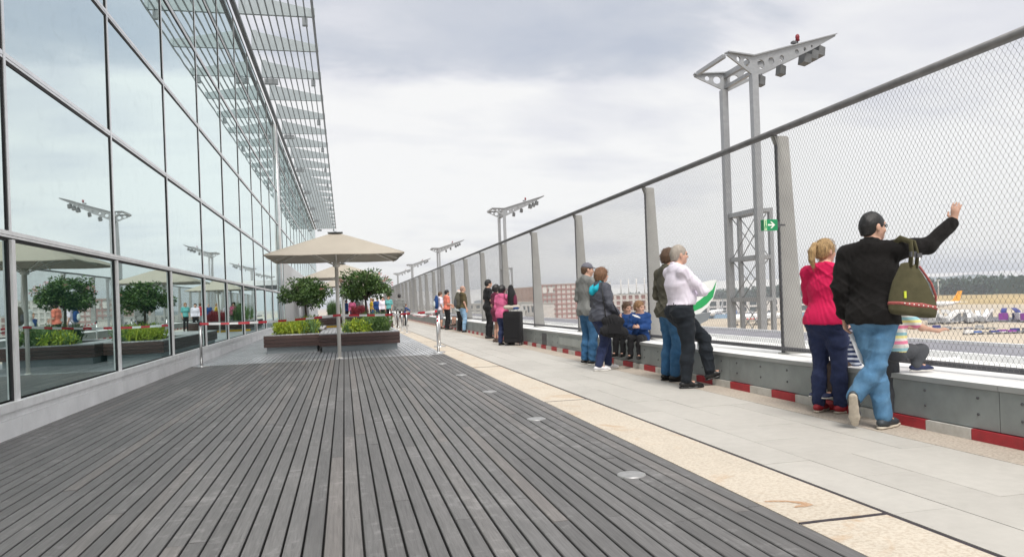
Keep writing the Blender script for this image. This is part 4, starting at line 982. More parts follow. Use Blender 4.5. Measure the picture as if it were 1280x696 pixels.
def shoe(f, an, toe, s, tip=0.0, sole=False):
    """tip>0 lifts the heel: foot turned on its toes"""
    t = unit(toe); an = vec(an); up = np.array([0, 0, 1.])
    if tip: sdv = np.cross(t, up); c_, s_ = math.cos(tip), math.sin(tip); t, up = t*c_-up*s_, up*c_+t*s_
    base = an-up*.085*s; P_ = lambda y, z, x=0: base+t*y*s+up*z*s
    if sole: f.chain([P_(-.055, .016), P_(.05, .014), P_(.13, .016), P_(.195, .020)], [.033*s, .036*s, .041*s, .030*s], .012, .40, up)
    else:
        f.chain([P_(-.05, .052), P_(.05, .056), P_(.13, .045), P_(.195, .036)], [.038*s, .037*s, .039*s, .028*s], .03, .80, up); f.cone(an+up*.02*s, P_(.0, .06), .043*s, .046*s, .03)
def person(label, x, y, face, J, H=1.78, girth=1.0, cell=.010, hair=('short', 'hair_brown'), top=('long', 'tee_black'), bot=('long', 'jeans_mid'), shoes=('shoe_black', 'shoe_black'), group=None, z=0.0, fem=False, tipL=0, tipR=0, hem=None, glasses=False, kid=False, beard=False, wr=1.0, collar=False, seat=False, hips=1.0, belly=0.0, cat='person', tmod=None, bcell=None, spread=2.2):
    s = H/1.78; g = girth; far = cell > .014
    t = thing('person', label, cat, (x, y, z), R(face), group)
    hs = s*(1.0 if not kid else 1.0)
    G_ = {k: (vec(v)*s if k[:3] in ('pel', 'wai', 'che', 'nec', 'hea', 'hip', 'kne', 'ank', 'shL', 'shR', 'elL', 'elR', 'wrL', 'wrR') and k not in ('hyaw',) else v) for k, v in J.items()}
    A = lambda k: G_[k]
    hsz = s*(1.17 if kid else 1.0)
    fwd = np.cross(A('shR')-A('shL'), [0, 0, 1.]); fwd = -unit(fwd) if fwd[1] < 0 and False else unit(np.cross([0, 0, 1.], A('shR')-A('shL')))
    if fwd@np.array([0, 1., 0]) < -.2: fwd = -fwd
    def torso(f, e, shirt=True):
        f.cone(A('pel')+vec((0, -.01*s, -.02*s)), A('wai'), (.150*hips*s*g+e), (.138*(.93 if fem else 1)*s*g+e), .07, .70, fwd)
        f.cone(A('wai'), A('che'), (.138*(.93 if fem else 1)*s*g+e), (.160*s*g+e), .07, .68, fwd)
        f.cone(A('che'), A('neck')-vec((0, 0, .05*s)), (.160*s*g+e), (.085*s+e), .06, .66, fwd)
        f.cone(A('shL'), A('neck')-vec((0, 0, .015*s)), .058*s+e, .062*s+e, .06); f.cone(A('shR'), A('neck')-vec((0, 0, .015*s)), .058*s+e, .062*s+e, .06)
        if belly: f.ell(A('wai')+fwd*.06*s+vec((0, 0, .02*s)), (.13*s*g+e, (.075+belly)*s+e, .15*s), None, .08)
        if fem and not kid:
            for sx in (-1, 1): f.ell(A('che')+fwd*.085*s+unit(A('shR')-A('shL'))*sx*.07*s+vec((0, 0, -.02*s)), (.062*s+e,)*3, None, .05)
        else: f.ell(A('che')+fwd*.05*s, (.13*s*g+e, .075*s+e, .11*s+e), None, .06)
        for q in 'LR':
            f.ell(A('hip'+q)-fwd*.055*s+vec((0, 0, .03*s)), (.088*s*hips*g+e, .085*s*g+e, .10*s+e), None, .06)
    def arm(f, q, e, upto=1.0, flare=0.0):
        a, b_, c_ = A('sh'+q), A('el'+q), A('wr'+q)
        r = (.055*s*(.9+.1*g)+e, .043*s*(.9+.1*g)+e, .030*s+e)
        if upto <= .5: m_ = a+(b_-a)*upto*2; f.cone(a, m_, r[0], r[0]*(1-upto*.35)+flare, .04)
        else:
            m_ = b_+(c_-b_)*(upto-.5)*2; f.chain([a, a+(b_-a)*.5+vec((0, 0, 0)), b_], [r[0], (r[0]+r[1])*.51, r[1]], .04)
            f.cone(b_, m_, r[1], r[1]+(r[2]-r[1])*(upto-.5)*2+flare, .03)
    def leg(f, q, e, upto=1.0, flare=0.0, k=.05):
        a, b_, c_ = A('hip'+q), A('knee'+q), A('ank'+q)
        r = (.088*s*g*hips+e, .058*s*(.6+.4*g)+e, .036*s+e)
        f.chain([a, a+(b_-a)*.45, b_], [r[0], r[0]*.86, r[1]], k)
        if upto > .5:
            m_ = b_+(c_-b_)*(upto-.5)*2; mid = b_+(m_-b_)*.38-fwd*.008*s
            f.chain([b_, mid, m_], [r[1], r[1]*.98+flare*.4, r[2]+(r[1]-r[2])*(1-(upto-.5)*2)+flare], .03)
    # ---- head frame
    hc = A('head'); Rm = rotz(R(G_['hyaw']))@rotx(R(G_['hpit'])); h = lambda p: hc+Rm@(vec(p)*hsz)
    # ---- the body: one continuous skin
    f = Field(bcell or cell)
    f.ell(h((0, -.008, .025)), (.076*hsz, .097*hsz, .098*hsz), Rm, .02); f.ell(h((0, .028, -.045)), (.060*hsz, .068*hsz, .070*hsz), Rm, .04)
    f.ell(h((0, .068, -.088)), (.026*hsz, .026*hsz, .022*hsz), Rm, .03)
    if not far:
        f.cone(h((0, .090, .015)), h((0, .112, -.026)), .010*hsz, .0155*hsz, .014); f.ell(h((0, .086, -.060)), (.023*hsz, .014*hsz, .014*hsz), Rm, .010)
        f.ell(h((0, .084, .030)), (.055*hsz, .018*hsz, .012*hsz), Rm, .018)
        for sx in (-1, 1):
            f.ell(h((sx*.078, -.012, -.008)), (.011*hsz, .020*hsz, .033*hsz), Rm, .008); f.ell(h((sx*.040, .068, -.030)), (.022*hsz, .020*hsz, .020*hsz), Rm, .02)
            f.sub_ell(h((sx*.032, .100, .008)), (.015*hsz, .012*hsz, .010*hsz), Rm)
    f.cone(A('neck')-vec((0, 0, .03*s)), h((0, -.015, -.05)), .058*s*(.85 if fem or kid else 1), .053*hsz*(.85 if fem or kid else 1), .03)
    torso(f, -.014*s)
    for q in 'LR':
        arm(f, q, -.006*s); hand(f, A('wr'+q), J['hd'+q], J['pal'+q], J['curl'+q], q, s*(.98 if not fem else .9), not far, spread)
        leg(f, q, -.010*s); shoe(f, A('ank'+q)+vec((0, 0, .004)), J['toe'+q], s*.70, tipL if q == 'L' else tipR)
    body = f.build('body', M['skin'], t)
    if not far:
        for sx in (-1, 1):
            MB().ball(tuple(h((sx*.032, .088, .008))), .0115*hsz, 8).build('eye', M['eye_dark'], body)
        MB().tube([tuple(h((-.022, .093, -.062))), tuple(h((0, .102, -.060))), tuple(h((.022, .093, -.062)))], .0045*hsz, 6).build('mouth', M['lip_pink'], body)
    # ---- hair
    st, hm_ = hair
    f = Field(max(cell, .009))
    if st in ('short', 'crop', 'bald', 'bob', 'ponytail', 'fringe'):
        e = {'short': .014, 'crop': .005, 'bald': .005, 'bob': .024, 'ponytail': .012, 'fringe': .020}[st]*hsz
        f.ell(h((0, -.010, .028)), (.077*hsz+e, .098*hsz+e, .098*hsz+e), Rm, .02)
        f.cone(h((0, -.06, .0)), h((0, -.062, -.055)), .050*hsz+e*.5, .046*hsz+e*.3, .04)
        if st == 'bob':
            for sx in (-1, 1): f.cone(h((sx*.055, -.03, .02)), h((sx*.062, -.03, -.10)), .040*hsz, .030*hsz, .04)
            f.cone(h((0, -.07, 0)), h((0, -.07, -.115)), .062*hsz, .050*hsz, .05)
        f.sub_ell(h((0, .105, -.040 if st != 'bald' else -.01)), (.088*hsz, .085*hsz, .105*hsz if st != 'fringe' else .095*hsz), Rm)
        if st in ('short', 'crop', 'bald'):
            for sx in (-1, 1): f.sub_ell(h((sx*.092, .018, -.055)), (.034*hsz, .050*hsz, .065*hsz), Rm)
        if st == 'bald': f.sub_ell(h((0, .03, .12)), (.085*hsz, .11*hsz, .075*hsz), Rm)
        f.cut(h((0, 0, -.115 if st == 'bob' else -.085)), Rm@vec((0, -.15, -1.)))
        if st == 'ponytail':
            f.chain([h((0, -.10, .060)), h((0, -.150, .070)), h((0, -.190, .0)), h((0, -.195, -.09)), h((.005, -.180, -.175))], [.020*hsz, .024*hsz, .038*hsz, .032*hsz, .008*hsz], .008)
        f.wrinkle(.003*hsz, 75, len(label)*.37); ho = f.build('hair', M[hm_], t)
        if cell < .0125 and st not in ('crop', 'bald'):             # loose strands over the moulded mass
            nv = len(ho.data.vertices); co = np.empty(nv*3, np.float32); ho.data.vertices.foreach_get('co', co); co = co.reshape(-1, 3).astype(float); b = MB()
            for k in range(420):
                p0 = co[np.random.randint(nv)]; o_ = p0-hc; o_ = o_/(np.linalg.norm(o_)+1e-6); dn = np.array([0, 0, -1.])+np.random.normal(scale=.35, size=3); dn -= o_*(dn@o_); dn /= np.linalg.norm(dn)+1e-6
                L = np.random.uniform(.025, .06)*hsz; sd2 = np.cross(dn, o_)*.0016
                b.add([p0+o_*.001-sd2, p0+o_*.001+sd2, p0+dn*L*.6+o_*.006, p0+dn*L+o_*np.random.uniform(.002, .010)], [(0, 1, 2), (0, 2, 3)])
            so2 = b.build('strands', M[hm_], ho); so2['kind'] = 'stuff'
    elif st == 'cap':
        f.ell(h((0, -.008, .040)), (.085*hsz, .106*hsz, .092*hsz), Rm, .02); f.cut(h((0, 0, .030)), Rm@vec((0, -.12, -1.)))
        f2 = Field(max(cell, .009)); f.cone(h((0, .075, .045)), h((0, .145, .032)), .060*hsz, .048*hsz, .02, .16, Rm@vec((0, .2, 1.))); f.build('cap', M[hm_], t)
        f = f2; f.ell(h((0, -.010, .02)), (.082*hsz, .104*hsz, .085*hsz), Rm, .02); f.cone(h((0, -.06, .0)), h((0, -.062, -.05)), .052*hsz, .048*hsz, .04)
        f.sub_ell(h((0, .105, -.04)), (.09*hsz, .11*hsz, .12*hsz), Rm)
        for sx in (-1, 1): f.sub_ell(h((sx*.092, .018, -.055)), (.034*hsz, .050*hsz, .065*hsz), Rm)
        f.cut(h((0, 0, .045)), Rm@vec((0, 0, 1.))); f.cut(h((0, 0, -.08)), Rm@vec((0, 0, -1.))); f.build('hair', M['hair_brown'], t)
    if beard:
        f = Field(max(cell, .009)); f.ell(h((0, .030, -.052)), (.064*hsz, .071*hsz, .068*hsz), Rm, .02); f.ell(h((0, .068, -.09)), (.030*hsz, .03*hsz, .026*hsz), Rm, .02)
        f.sub_ell(h((0, .115, -.045)), (.024*hsz, .03*hsz, .010*hsz), Rm); f.cut(h((0, 0, -.045)), Rm@vec((0, .35, 1.))); f.build('beard', M['hair_black'], t)
    if glasses:
        b = MB()
        for sx in (-1, 1):
            b.tube([tuple(h((sx*.012, .109, .012))), tuple(h((sx*.03, .111, .020))), tuple(h((sx*.052, .100, .012))), tuple(h((sx*.03, .110, -.008))), tuple(h((sx*.012, .109, .012)))], .003*hsz, 5)
            b.tube([tuple(h((sx*.054, .098, .013))), tuple(h((sx*.083, .0, .012)))], .003*hsz, 5)
        b.build('glasses', M['glasses_dark'], t)
    # ---- trousers / skirt
    hm = {'jacket': -.10, 'tunic': -.14, 'dress': -.3}.get(top[0], hem if hem is not None else -.05)
    tcut = .085 if hm > 0 else hm+.028
    if bot:
        f = Field(cell*1.05); e = .010*s
        f.cone(A('pel')+vec((0, -.01*s, -.03*s)), A('pel')+vec((0, 0, .09*s)), .152*hips*s*g+e, .146*s*g+e, .06, .72, fwd)
        for q in 'LR': f.ell(A('hip'+q)-fwd*.055*s+vec((0, 0, .03*s)), (.092*s*hips*g+e, .09*s*g+e, .10*s+e), None, .05)
        up = {'long': .97, 'short': .46, 'cropped': .8}[bot[0]] if bot[0] != 'skirt' else 0
        f.cut(A('pel')+vec((0, 0, tcut*s)), (0, 0, 1))
        for q in 'LR': leg(f, q, e+.004*s, up, .017*s if bot[0] == 'long' else .01*s, .03)
        f.wrinkle(.003*s*wr, 38, len(label)*.7); f.fold(.010*s*wr, 26, len(label)*.7); f.build('trousers' if up > .5 else 'shorts', M[bot[1]], t)
    # ---- top
    if top:
        f = Field(cell*1.05); kind = top[0]; e = {'long': .015, 'tee': .014, 'jacket': .024, 'dress': .012, 'tunic': .016}[kind]*s
        torso(f, e)
        if kind in ('jacket', 'tunic', 'dress'):
            zl = A('pel')-vec((0, 0, {'jacket': .10, 'tunic': .14, 'dress': .32}[kind]*s)); f.cone(A('pel'), zl, .155*hips*s*g+e, (.17 if kind != 'dress' else .17)*hips*s*g+e, .06, .72, fwd)
            f.cut(zl+vec((0, 0, -.0)), (0, 0, -1))
        else:
            if hm < 0: f.cone(A('pel'), A('pel')+vec((0, 0, hm*s)), .162*hips*s*g+e, .170*hips*s*g+e, .06, .78, fwd)
            f.cut(A('pel')+vec((0, 0, hm*s)), (0, 0, -1))
        f.cut(A('neck')+vec((0, 0, .028*s)), unit(fwd*.35+vec((0, 0, 1.))))
        for q in 'LR': arm(f, q, e*.85, .36 if kind in ('tee', 'dress') else (.95 if kind != 'tunic' else .62), .010*s if kind in ('tee', 'tunic') else .004)
        f.wrinkle(.003*s*wr, 34, len(label)*.9); f.fold(.012*s*wr, 24, len(label)*.9)
        if tmod: tmod(f, A, s)
        tp = f.build({'long': 'shirt', 'tee': 'tee_shirt', 'jacket': 'jacket', 'dress': 'dress', 'tunic': 'blouse'}[kind], M[top[1]], t)
        if kind == 'jacket' or collar:
            f = Field(max(cell*.8, .008)); n_ = A('neck')
            for k in range(10):
                a = k*math.pi*2/10; a2 = (k+1)*math.pi*2/10
                p = lambda a: n_+vec((math.cos(a)*.070*s, .01*s+math.sin(a)*.066*s, (.022-.030*math.sin(a))*s))
                f.cone(p(a), p(a2), .020*s, .020*s, .012)
            f.build('collar', M[top[2] if len(top) > 2 else top[1]], tp)
    # ---- shoes
    for q in 'LR':
        tip = tipL if q == 'L' else tipR; fine = min(cell, .009) if not far else cell
        f = Field(fine); shoe(f, A('ank'+q), J['toe'+q], s, tip); sh_ = f.build('shoe', M[shoes[0]], t)
        if not far: f = Field(.008); shoe(f, A('ank'+q), J['toe'+q], s*1.04, tip, True); f.build('sole', M[shoes[1]], sh_)
    return t
def strap_on(parent, pts, m_, name='strap', w=.02, th=.25):
    return MB().tube(pts, w, 8, flat=th).build(name, M[m_], parent)
exec_people = True
# ---------------------------------------------------------------- the visitors
ARMS_X = dict(elL=(-.235, .07, 1.16), elR=(.235, .07, 1.16), wrL=(.06, .235, 1.155), wrR=(-.06, .27, 1.20), hdL=(1, .1, .25), hdR=(-1, -.05, .1), palL=(0, -1, 0), palR=(0, -1, 0))
def sit(**kw):
    d = {k: (v[0], v[1], v[2]-.235) for k, v in pose().items() if k in ('pel', 'wai', 'che', 'neck', 'head', 'shL', 'shR', 'elL', 'elR', 'wrL', 'wrR', 'hipL', 'hipR')}
    d.update(kneeL=(-.11, .40, .70), kneeR=(.11, .40, .70), ankL=(-.11, .43, .31), ankR=(.11, .42, .31)); d.update(kw); return pose(**d)
def local_to_world(t, p): return t.matrix_basis @ Vector(p)
# man in black with raised hand
bagman = person('tall man in black wool jacket and pale blue jeans, right hand raised against the mesh', 4.40, 5.47, -50,
    pose(elR=(.40, .12, 1.475), wrR=(.565, .265, 1.665), hdR=(.15, .12, 1), palR=(.35, .9, -.1), curlR=.28, hipL=(-.085, 0, .90), hipR=(.095, -.01, .90), kneeL=(.0, .01, .50), ankL=(.055, -.015, .085), toeL=(.30, 1, 0),
         kneeR=(.02, -.06, .52), ankR=(-.145, -.13, .255), toeR=(-.10, .6, 0), shR=(.20, .01, 1.46), elL=(-.245, -.05, 1.17), wrL=(-.235, .03, .92), head=(.015, .02, 1.655), hyaw=-38),
    H=1.84, girth=1.02, cell=.0085, hair=('crop', 'hair_black'), top=('jacket', 'wool_black'), bot=('long', 'jeans_light'), shoes=('shoe_slate', 'sole_tan'), glasses=True, wr=.65, tipR=1.12, bcell=.0062, spread=7.0)
# olive shoulder bag on his back
M_ = cloth_mat('canvas_olive', (.085, .078, .042), .85, .2, 14, .4, 300); cloth_mat('trim_red', (.34, .09, .085), .7, .4, 60); mat('tag_yellow', (.55, .62, .05), .6)
sb = thing('shoulder_bag', 'olive canvas shoulder bag with red patterned trim on the tall man in black', 'shoulder bag', (4.52, 5.16, .96))
bx = lambda u, v, w_=0: vec((u*.67+w_*.60, -u*.60*.40+w_*-.8, v-u*.12))
def loft(secs, m_, name, parent, n=20, amp=.004):
    """closed rings (centre u, z, half width, half depth) in the bag's own frame"""
    b = MB(); V = []; Fc = []
    for i, (u0, z, a, d) in enumerate(secs):
        for k in range(n):
            t = 2*math.pi*k/n; c, s_ = math.cos(t), math.sin(t); ex = .55
            pu = u0+a*math.copysign(abs(c)**ex, c); pw_ = d*math.copysign(abs(s_)**ex, s_)+amp*math.sin(pu*50+z*23)*math.sin(z*31+k)
            V.append(bx(pu, z+amp*1.5*math.sin(pu*22+i), pw_))
    for i in range(len(secs)-1):
        for k in range(n): Fc.append((i*n+k, i*n+(k+1) % n, (i+1)*n+(k+1) % n, (i+1)*n+k))
    Fc += [tuple(range(n))[::-1], tuple(range((len(secs)-1)*n, len(secs)*n))]
    return b.add(V, Fc, 0, True).build(name, M[m_], parent)
loft([(0, -.005, .17, .03), (0, .0, .205, .055), (0, .03, .215, .064), (0, .09, .212, .066), (-.005, .15, .195, .064), (-.01, .21, .170, .06), (-.015, .27, .140, .055), (-.02, .33, .105, .05), (-.025, .38, .075, .042), (-.03, .41, .055, .03), (-.03, .42, .03, .015)], 'canvas_olive', 'bag_body', sb)
loft([(0, .062, .2165, .0665), (0, .078, .2165, .0685), (0, .094, .2125, .0675)], 'trim_red', 'trim_band', sb, amp=.003)
MB().tube([bx(.212, .095, .02), bx(.19, .17, .045), bx(.145, .27, .045), bx(.085, .36, .03), (bx(.05, .41, .02))], .011, 8, flat=.7).build('trim_band', M['trim_red'], sb)
b = MB()
for u in (-.18, -.13, -.08, -.03, .02, .07, .12, .165): b.ball(tuple(bx(u, .078, .0675)), .006, 6)
b.build('trim_motif', M['sign_white'], sb)
MB().box(-.010, .010, -.004, .004, -.028, .028).build('tag', M['tag_yellow'], sb, tuple(bx(-.165, .15, .062)))
MB().tube([bx(-.055, .39, .03), bx(-.04, .50, .035), bx(.02, .60, -.01), bx(.085, .645, -.13), bx(.13, .60, -.22)], .026, 8, flat=.3).build('strap', M['canvas_olive'], sb)
MB().tube([bx(.01, .385, .03), bx(.015, .50, .04), bx(.06, .60, -.01), bx(.10, .64, -.13), bx(.15, .59, -.22)], .020, 8, flat=.3).build('strap', M['canvas_olive'], sb)
MB().box(-.028, .028, -.01, .01, -.022, .022).build('buckle', M['rail_dark'], sb, tuple(bx(-.04, .49, .045)))
MB().box(-.022, .022, -.01, .01, -.018, .018).build('buckle', M['rail_dark'], sb, tuple(bx(.016, .485, .05)))
b = MB(); b.tube([bx(-.045, .475, .05), bx(-.05, .43, .05), bx(-.055, .40, .05)], .008, 6); b.tube([bx(.015, .47, .055), bx(.01, .42, .055), bx(.005, .395, .05)], .008, 6); b.build('clip', M['stainless'], sb)
# paper in his left hand
pp = thing('paper', 'folded white printed sheet held low in the hand of the man in black', 'paper', (4.30, 5.58, .60))
q = [(4.225, 5.56, .79), (4.315, 5.60, .83), (4.375, 5.54, .63), (4.375, 5.53, .50), (4.30, 5.54, .57)]
b = MB(); o = Vector((4.30, 5.58, .60)); v = [Vector(p)-o for p in q]; v2 = [p+Vector((.002, .003, 0)) for p in v]
b.add(v+v2, [(0, 1, 2, 4), (4, 2, 3), (9, 7, 6, 5), (8, 7, 9), (0, 4, 9, 5), (1, 0, 5, 6), (2, 1, 6, 7), (3, 2, 7, 8), (4, 3, 8, 9)]); b.build('sheet', M['plane_white'], pp)
mat('print_grey', (.40, .42, .46), .7); b = MB()
for k in range(5):
    a_ = v[0].lerp(v[4], .15+.16*k); c_ = v[1].lerp(v[2], .15+.16*k); n_ = (v[1]-v[0]).cross(v[4]-v[0]).normalized()*(-.0015)
    if n_.y > 0: n_ = -n_
    p, r_ = a_.lerp(c_, .2)+n_, a_.lerp(c_, .8-.1*(k % 2))+n_; d = (v[4]-v[0])*.05; b.add([p, r_, r_+d, p+d], [(0, 1, 2, 3)])
b.build('print', M['print_grey'], pp)
# woman in red
person('woman in a crimson long sleeved top with a blond ponytail, arms folded', 4.56, 6.32, -66, pose(hyaw=-12, hipL=(-.095, 0, .91), ankL=(-.10, -.04, .085), ankR=(.10, .03, .085), **ARMS_X),
    H=1.68, girth=1.06, cell=.0085, hair=('ponytail', 'hair_blond'), top=('long', 'top_red'), bot=('long', 'jeans_navy'), shoes=('shoe_red', 'sole_tan'), fem=True, hips=1.14, hem=-.05, glasses=True)
# climbing child and seated child
person('small child in a striped tee shirt climbing on the ledge beyond the man in black', 4.70, 5.60, -95,
    pose(kneeR=(.12, .30, .93), ankR=(.11, .22, .745), kneeL=(-.10, .05, .52), elR=(.24, .22, 1.22), wrR=(.22, .46, 1.17), hdR=(0, 1, .25), palR=(-.2, .3, -1), elL=(-.22, .20, 1.22), wrL=(-.16, .42, 1.2), hdL=(0, 1, .3), palL=(0, .3, -1)), H=1.22, girth=1.0, cell=.009, hair=('fringe', 'hair_fair'), top=('tee', 'stripe_multi'), bot=('long', 'trousers_grey'), shoes=('shoe_navy', 'sole_white'), kid=True)
person('child in a navy striped shirt sitting on the ledge between the woman and the man', 4.84, 6.42, -262, sit(), H=1.12, cell=.011, hair=('fringe', 'hair_fair'), top=('long', 'stripe_navy'), bot=('long', 'trousers_brown'), shoes=('shoe_navy', 'sole_white'), kid=True)
# white shirt and olive jacket
person('stout grey haired man in a white shirt, arms folded, one foot on the kerb', 4.22, 8.79, -88,
    pose(hyaw=0, che=(0, -.03, 1.30), wai=(0, .0, 1.10), neck=(0, -.04, 1.49), head=(0, .0, 1.645), shL=(-.19, -.045, 1.43), shR=(.19, -.045, 1.43), elL=(-.22, .14, 1.17), elR=(.235, .185, 1.185), wrL=(.05, .285, 1.17), wrR=(-.05, .325, 1.245), hdL=(1, .0, .25), hdR=(-1, -.05, .2), palL=(0, -1, 0), palR=(0, -1, 0), kneeL=(-.06, .345, .585), ankL=(.02, .36, .165), toeL=(.28, 1, 0), kneeR=(.10, .03, .49), ankR=(.10, -.02, .085)),
    H=1.84, girth=1.22, cell=.0095, hair=('crop', 'hair_grey'), top=('long', 'shirt_white'), bot=('long', 'trousers_black_green'), shoes=('shoe_black', 'shoe_black'), belly=.04, hem=.065, collar=True, tipL=-.28)
person('dark haired man in an olive field jacket standing behind the white shirted man', 4.42, 9.55, -80, pose(wrL=(-.16, .18, 1.0), wrR=(.16, .2, 1.02), elR=(.25, -.03, 1.15), hyaw=-8), H=1.84, girth=1.04, cell=.011, hair=('short', 'hair_brown'), top=('jacket', 'jacket_olive'), bot=('long', 'jeans_mid'), shoes=('shoe_black', 'shoe_black'))
# grey jacket with cap, woman with bag, two children
person('man in a grey jacket and flat grey cap, hands in front', 4.26, 12.63, -72, pose(wrL=(-.12, .2, 1.0), wrR=(.12, .2, 1.0), hyaw=-18, hpit=-4), H=1.82, girth=1.05, cell=.012, hair=('cap', 'cap_grey'), top=('jacket', 'jacket_grey'), bot=('long', 'jeans_mid'), shoes=('shoe_black', 'sole_white'))
wom = person('auburn haired woman in a slate rain jacket with a turquoise hood and black bag', 4.12, 11.50, -82, pose(kneeL=(-.1, .12, .50), ankL=(-.10, .14, .085), kneeR=(.10, -.02, .50), ankR=(.10, -.16, .085), elR=(.27, .0, 1.15), wrR=(.26, .17, .98), hdR=(-.05, .5, -.8), hyaw=-5),
    H=1.67, girth=1.38, cell=.0105, hair=('bob', 'hair_auburn'), top=('jacket', 'shell_slate', 'turquoise'), bot=('long', 'jeans_navy'), shoes=('shoe_white', 'sole_white'), fem=True, hips=1.05)
s_ = 1.67/1.78
f = Field(.012); f.chain([(-.09*s_, -.06*s_, 1.50*s_), (-.07, -.13, 1.42*s_), (.0, -.165, 1.37*s_), (.07, -.13, 1.42*s_), (.09*s_, -.06*s_, 1.50*s_)], [.035, .045, .05, .045, .035], .03); f.build('hood', M['turquoise'], wom)
sg = thing('handbag', 'big soft black shoulder bag on the hip of the woman in slate', 'handbag', (4.20, 11.19, .62))
f = Field(.012); f.chain([(-.16, 0, .03), (.16, 0, .0)], [.085, .085], .03, .6, (0, 1, 0)); f.chain([(-.13, .01, .20), (.12, .01, .18)], [.07, .07], .05, .6, (0, 1, 0)); f.cone((0, 0, .03), (0, 0, .2), .10, .09, .06, .6, (0, 1, 0)); f.wrinkle(.006, 30, 1); f.build('bag_body', M['tee_black'], sg)
MB().prism([(-.12, .0), (.10, -.02), (.09, .13), (-.10, .15)], -.075, -.062, 'y').build('pocket', M['trousers_black'], sg)
MB().tube([(-.13, 0, .24), (-.14, .06, .55), (-.14, .13, .78), (-.06, .26, .86)], .018, 8, flat=.35).tube([(.12, .0, .22), (.02, .02, .45), (-.08, .08, .70), (-.06, .26, .86)], .012, 8, flat=.35).build('strap', M['belt_black'], sg)
person('girl in a blue jacket and dark leggings sitting on the ledge with a phone', 4.84, 11.65, -222, sit(hyaw=72, hpit=-8, elL=(-.22, .06, .95), elR=(.22, .06, .95), wrL=(-.08, .26, .95), wrR=(.08, .26, .95), hdL=(.5, .8, .2), hdR=(-.5, .8, .2)), H=1.26, girth=1.0, cell=.010, hair=('short', 'hair_fair'), top=('jacket', 'jacket_blue'), bot=('long', 'trousers_black'), shoes=('shoe_black', 'shoe_black'), kid=True, fem=True, group=None)
person('boy in a blue jacket sitting half hidden behind the woman in slate', 4.86, 12.25, -235, sit(hyaw=70, hpit=-10), H=1.24, cell=.012, hair=('short', 'hair_brown'), top=('jacket', 'jacket_blue'), bot=('long', 'trousers_black'), shoes=('shoe_black', 'shoe_black'), kid=True)
ph = thing('phone', 'pale phone in the hands of the girl on the ledge', 'phone', (4.70, 11.46, .86)); MB().box(-.07, .07, -.035, .035, -.006, .006).build('case', M['plane_white'], ph); ph.rotation_euler = (.5, .2, .5)
# group at the suitcase
person('woman in a pink tunic blouse and navy jeans leaning on the suitcase', 4.14, 19.4, -52, pose(elR=(.26, .12, 1.28), wrR=(.10, .24, 1.45), hdR=(-.3, .1, 1), palR=(-.3, -.9, 0), ankR=(.13, .10, .085), kneeR=(.11, .08, .5), hyaw=-15), H=1.60, girth=1.12, cell=.0135, hair=('bob', 'hair_black'), top=('tunic', 'blouse_pink'), bot=('long', 'jeans_navy'), shoes=('shoe_black', 'shoe_black'), fem=True, hips=1.1)
person('tall young man in black tee shirt and black trousers', 4.50, 23.2, -82, pose(wrL=(-.06, .25, 1.07), wrR=(.06, .26, 1.06), elR=(.25, .0, 1.15), hdL=(.8, .5, 0), hdR=(-.8, .5, 0)), H=1.88, cell=.0138, hair=('short', 'hair_black'), top=('tee', 'tee_black'), bot=('long', 'trousers_black'), shoes=('shoe_black', 'shoe_black'))
person('dark haired woman in a wine red dress behind the pink blouse', 4.30, 21.0, -75, pose(elR=(.25, .1, 1.2), wrR=(.05, .25, 1.25)), H=1.66, cell=.0138, hair=('bob', 'hair_black'), top=('dress', 'dress_wine'), bot=None, shoes=('shoe_brown', 'shoe_brown'), fem=True)
sc_ = thing('suitcase', 'tall black upright suitcase standing beside the woman in pink', 'suitcase', (4.36, 19.15, 0), R(-30))
f = Field(.014); 
for zz in (.12, .84): f.chain([(-.19, -.09, zz), (.19, -.09, zz), (.19, .09, zz), (-.19, .09, zz), (-.19, -.09, zz)], [.05]*5, .02)
MB().box(-.24, .24, -.14, .14, .07, .90).build('shell', M['tee_black'], sc_, bevel=.03)
for xx in (-.19, .19):
    for yy in (-.1, .1): MB().tube([(xx-.012, yy, .033), (xx+.012, yy, .033)], .033, 10).tube([(xx, yy, .033), (xx, yy, .075)], .012, 6).build('wheel', M['rail_dark'], sc_)
MB().tube([(-.10, .10, .89), (-.10, .10, .98), (.10, .10, .98), (.10, .10, .89)], .012, 8).build('handle', M['stainless'], sc_)
MB().box(-.2, .2, -.148, -.139, .2, .75).build('front_pocket', M['trousers_black'], sc_, bevel=.004)
def backpack(x, y, z, rz, label, m1, m2, w_=.30, h=.44, d=.17):
    t = thing('backpack', label, 'backpack', (x, y, z), R(rz)); f = Field(.014)
    f.chain([(0, 0, .08), (0, 0, h*.55), (0, .02, h*.92)], [w_*.52, w_*.50, w_*.36], .05, .58, (0, 1, 0)); f.wrinkle(.004, 30, 2); f.build('pack', M[m1], t)
    f = Field(.014); f.chain([(0, -d*.55, .10), (0, -d*.5, h*.42)], [w_*.34, w_*.32], .04, .45, (0, 1, 0)); f.build('pocket', M[m2], t)
    for sx in (-1, 1): MB().tube([(sx*w_*.3, d*.5, .08), (sx*w_*.36, d*.95, h*.45), (sx*w_*.3, d*1.1, h*.8), (sx*w_*.24, d*.5, h*.98)], .02, 6, flat=.4).build('strap', M[m2], t)
    return t
backpack(4.36, 19.2, 1.05, 60, 'black and magenta backpack on top of the suitcase', 'tee_black', 'dress_wine', .34, .48)
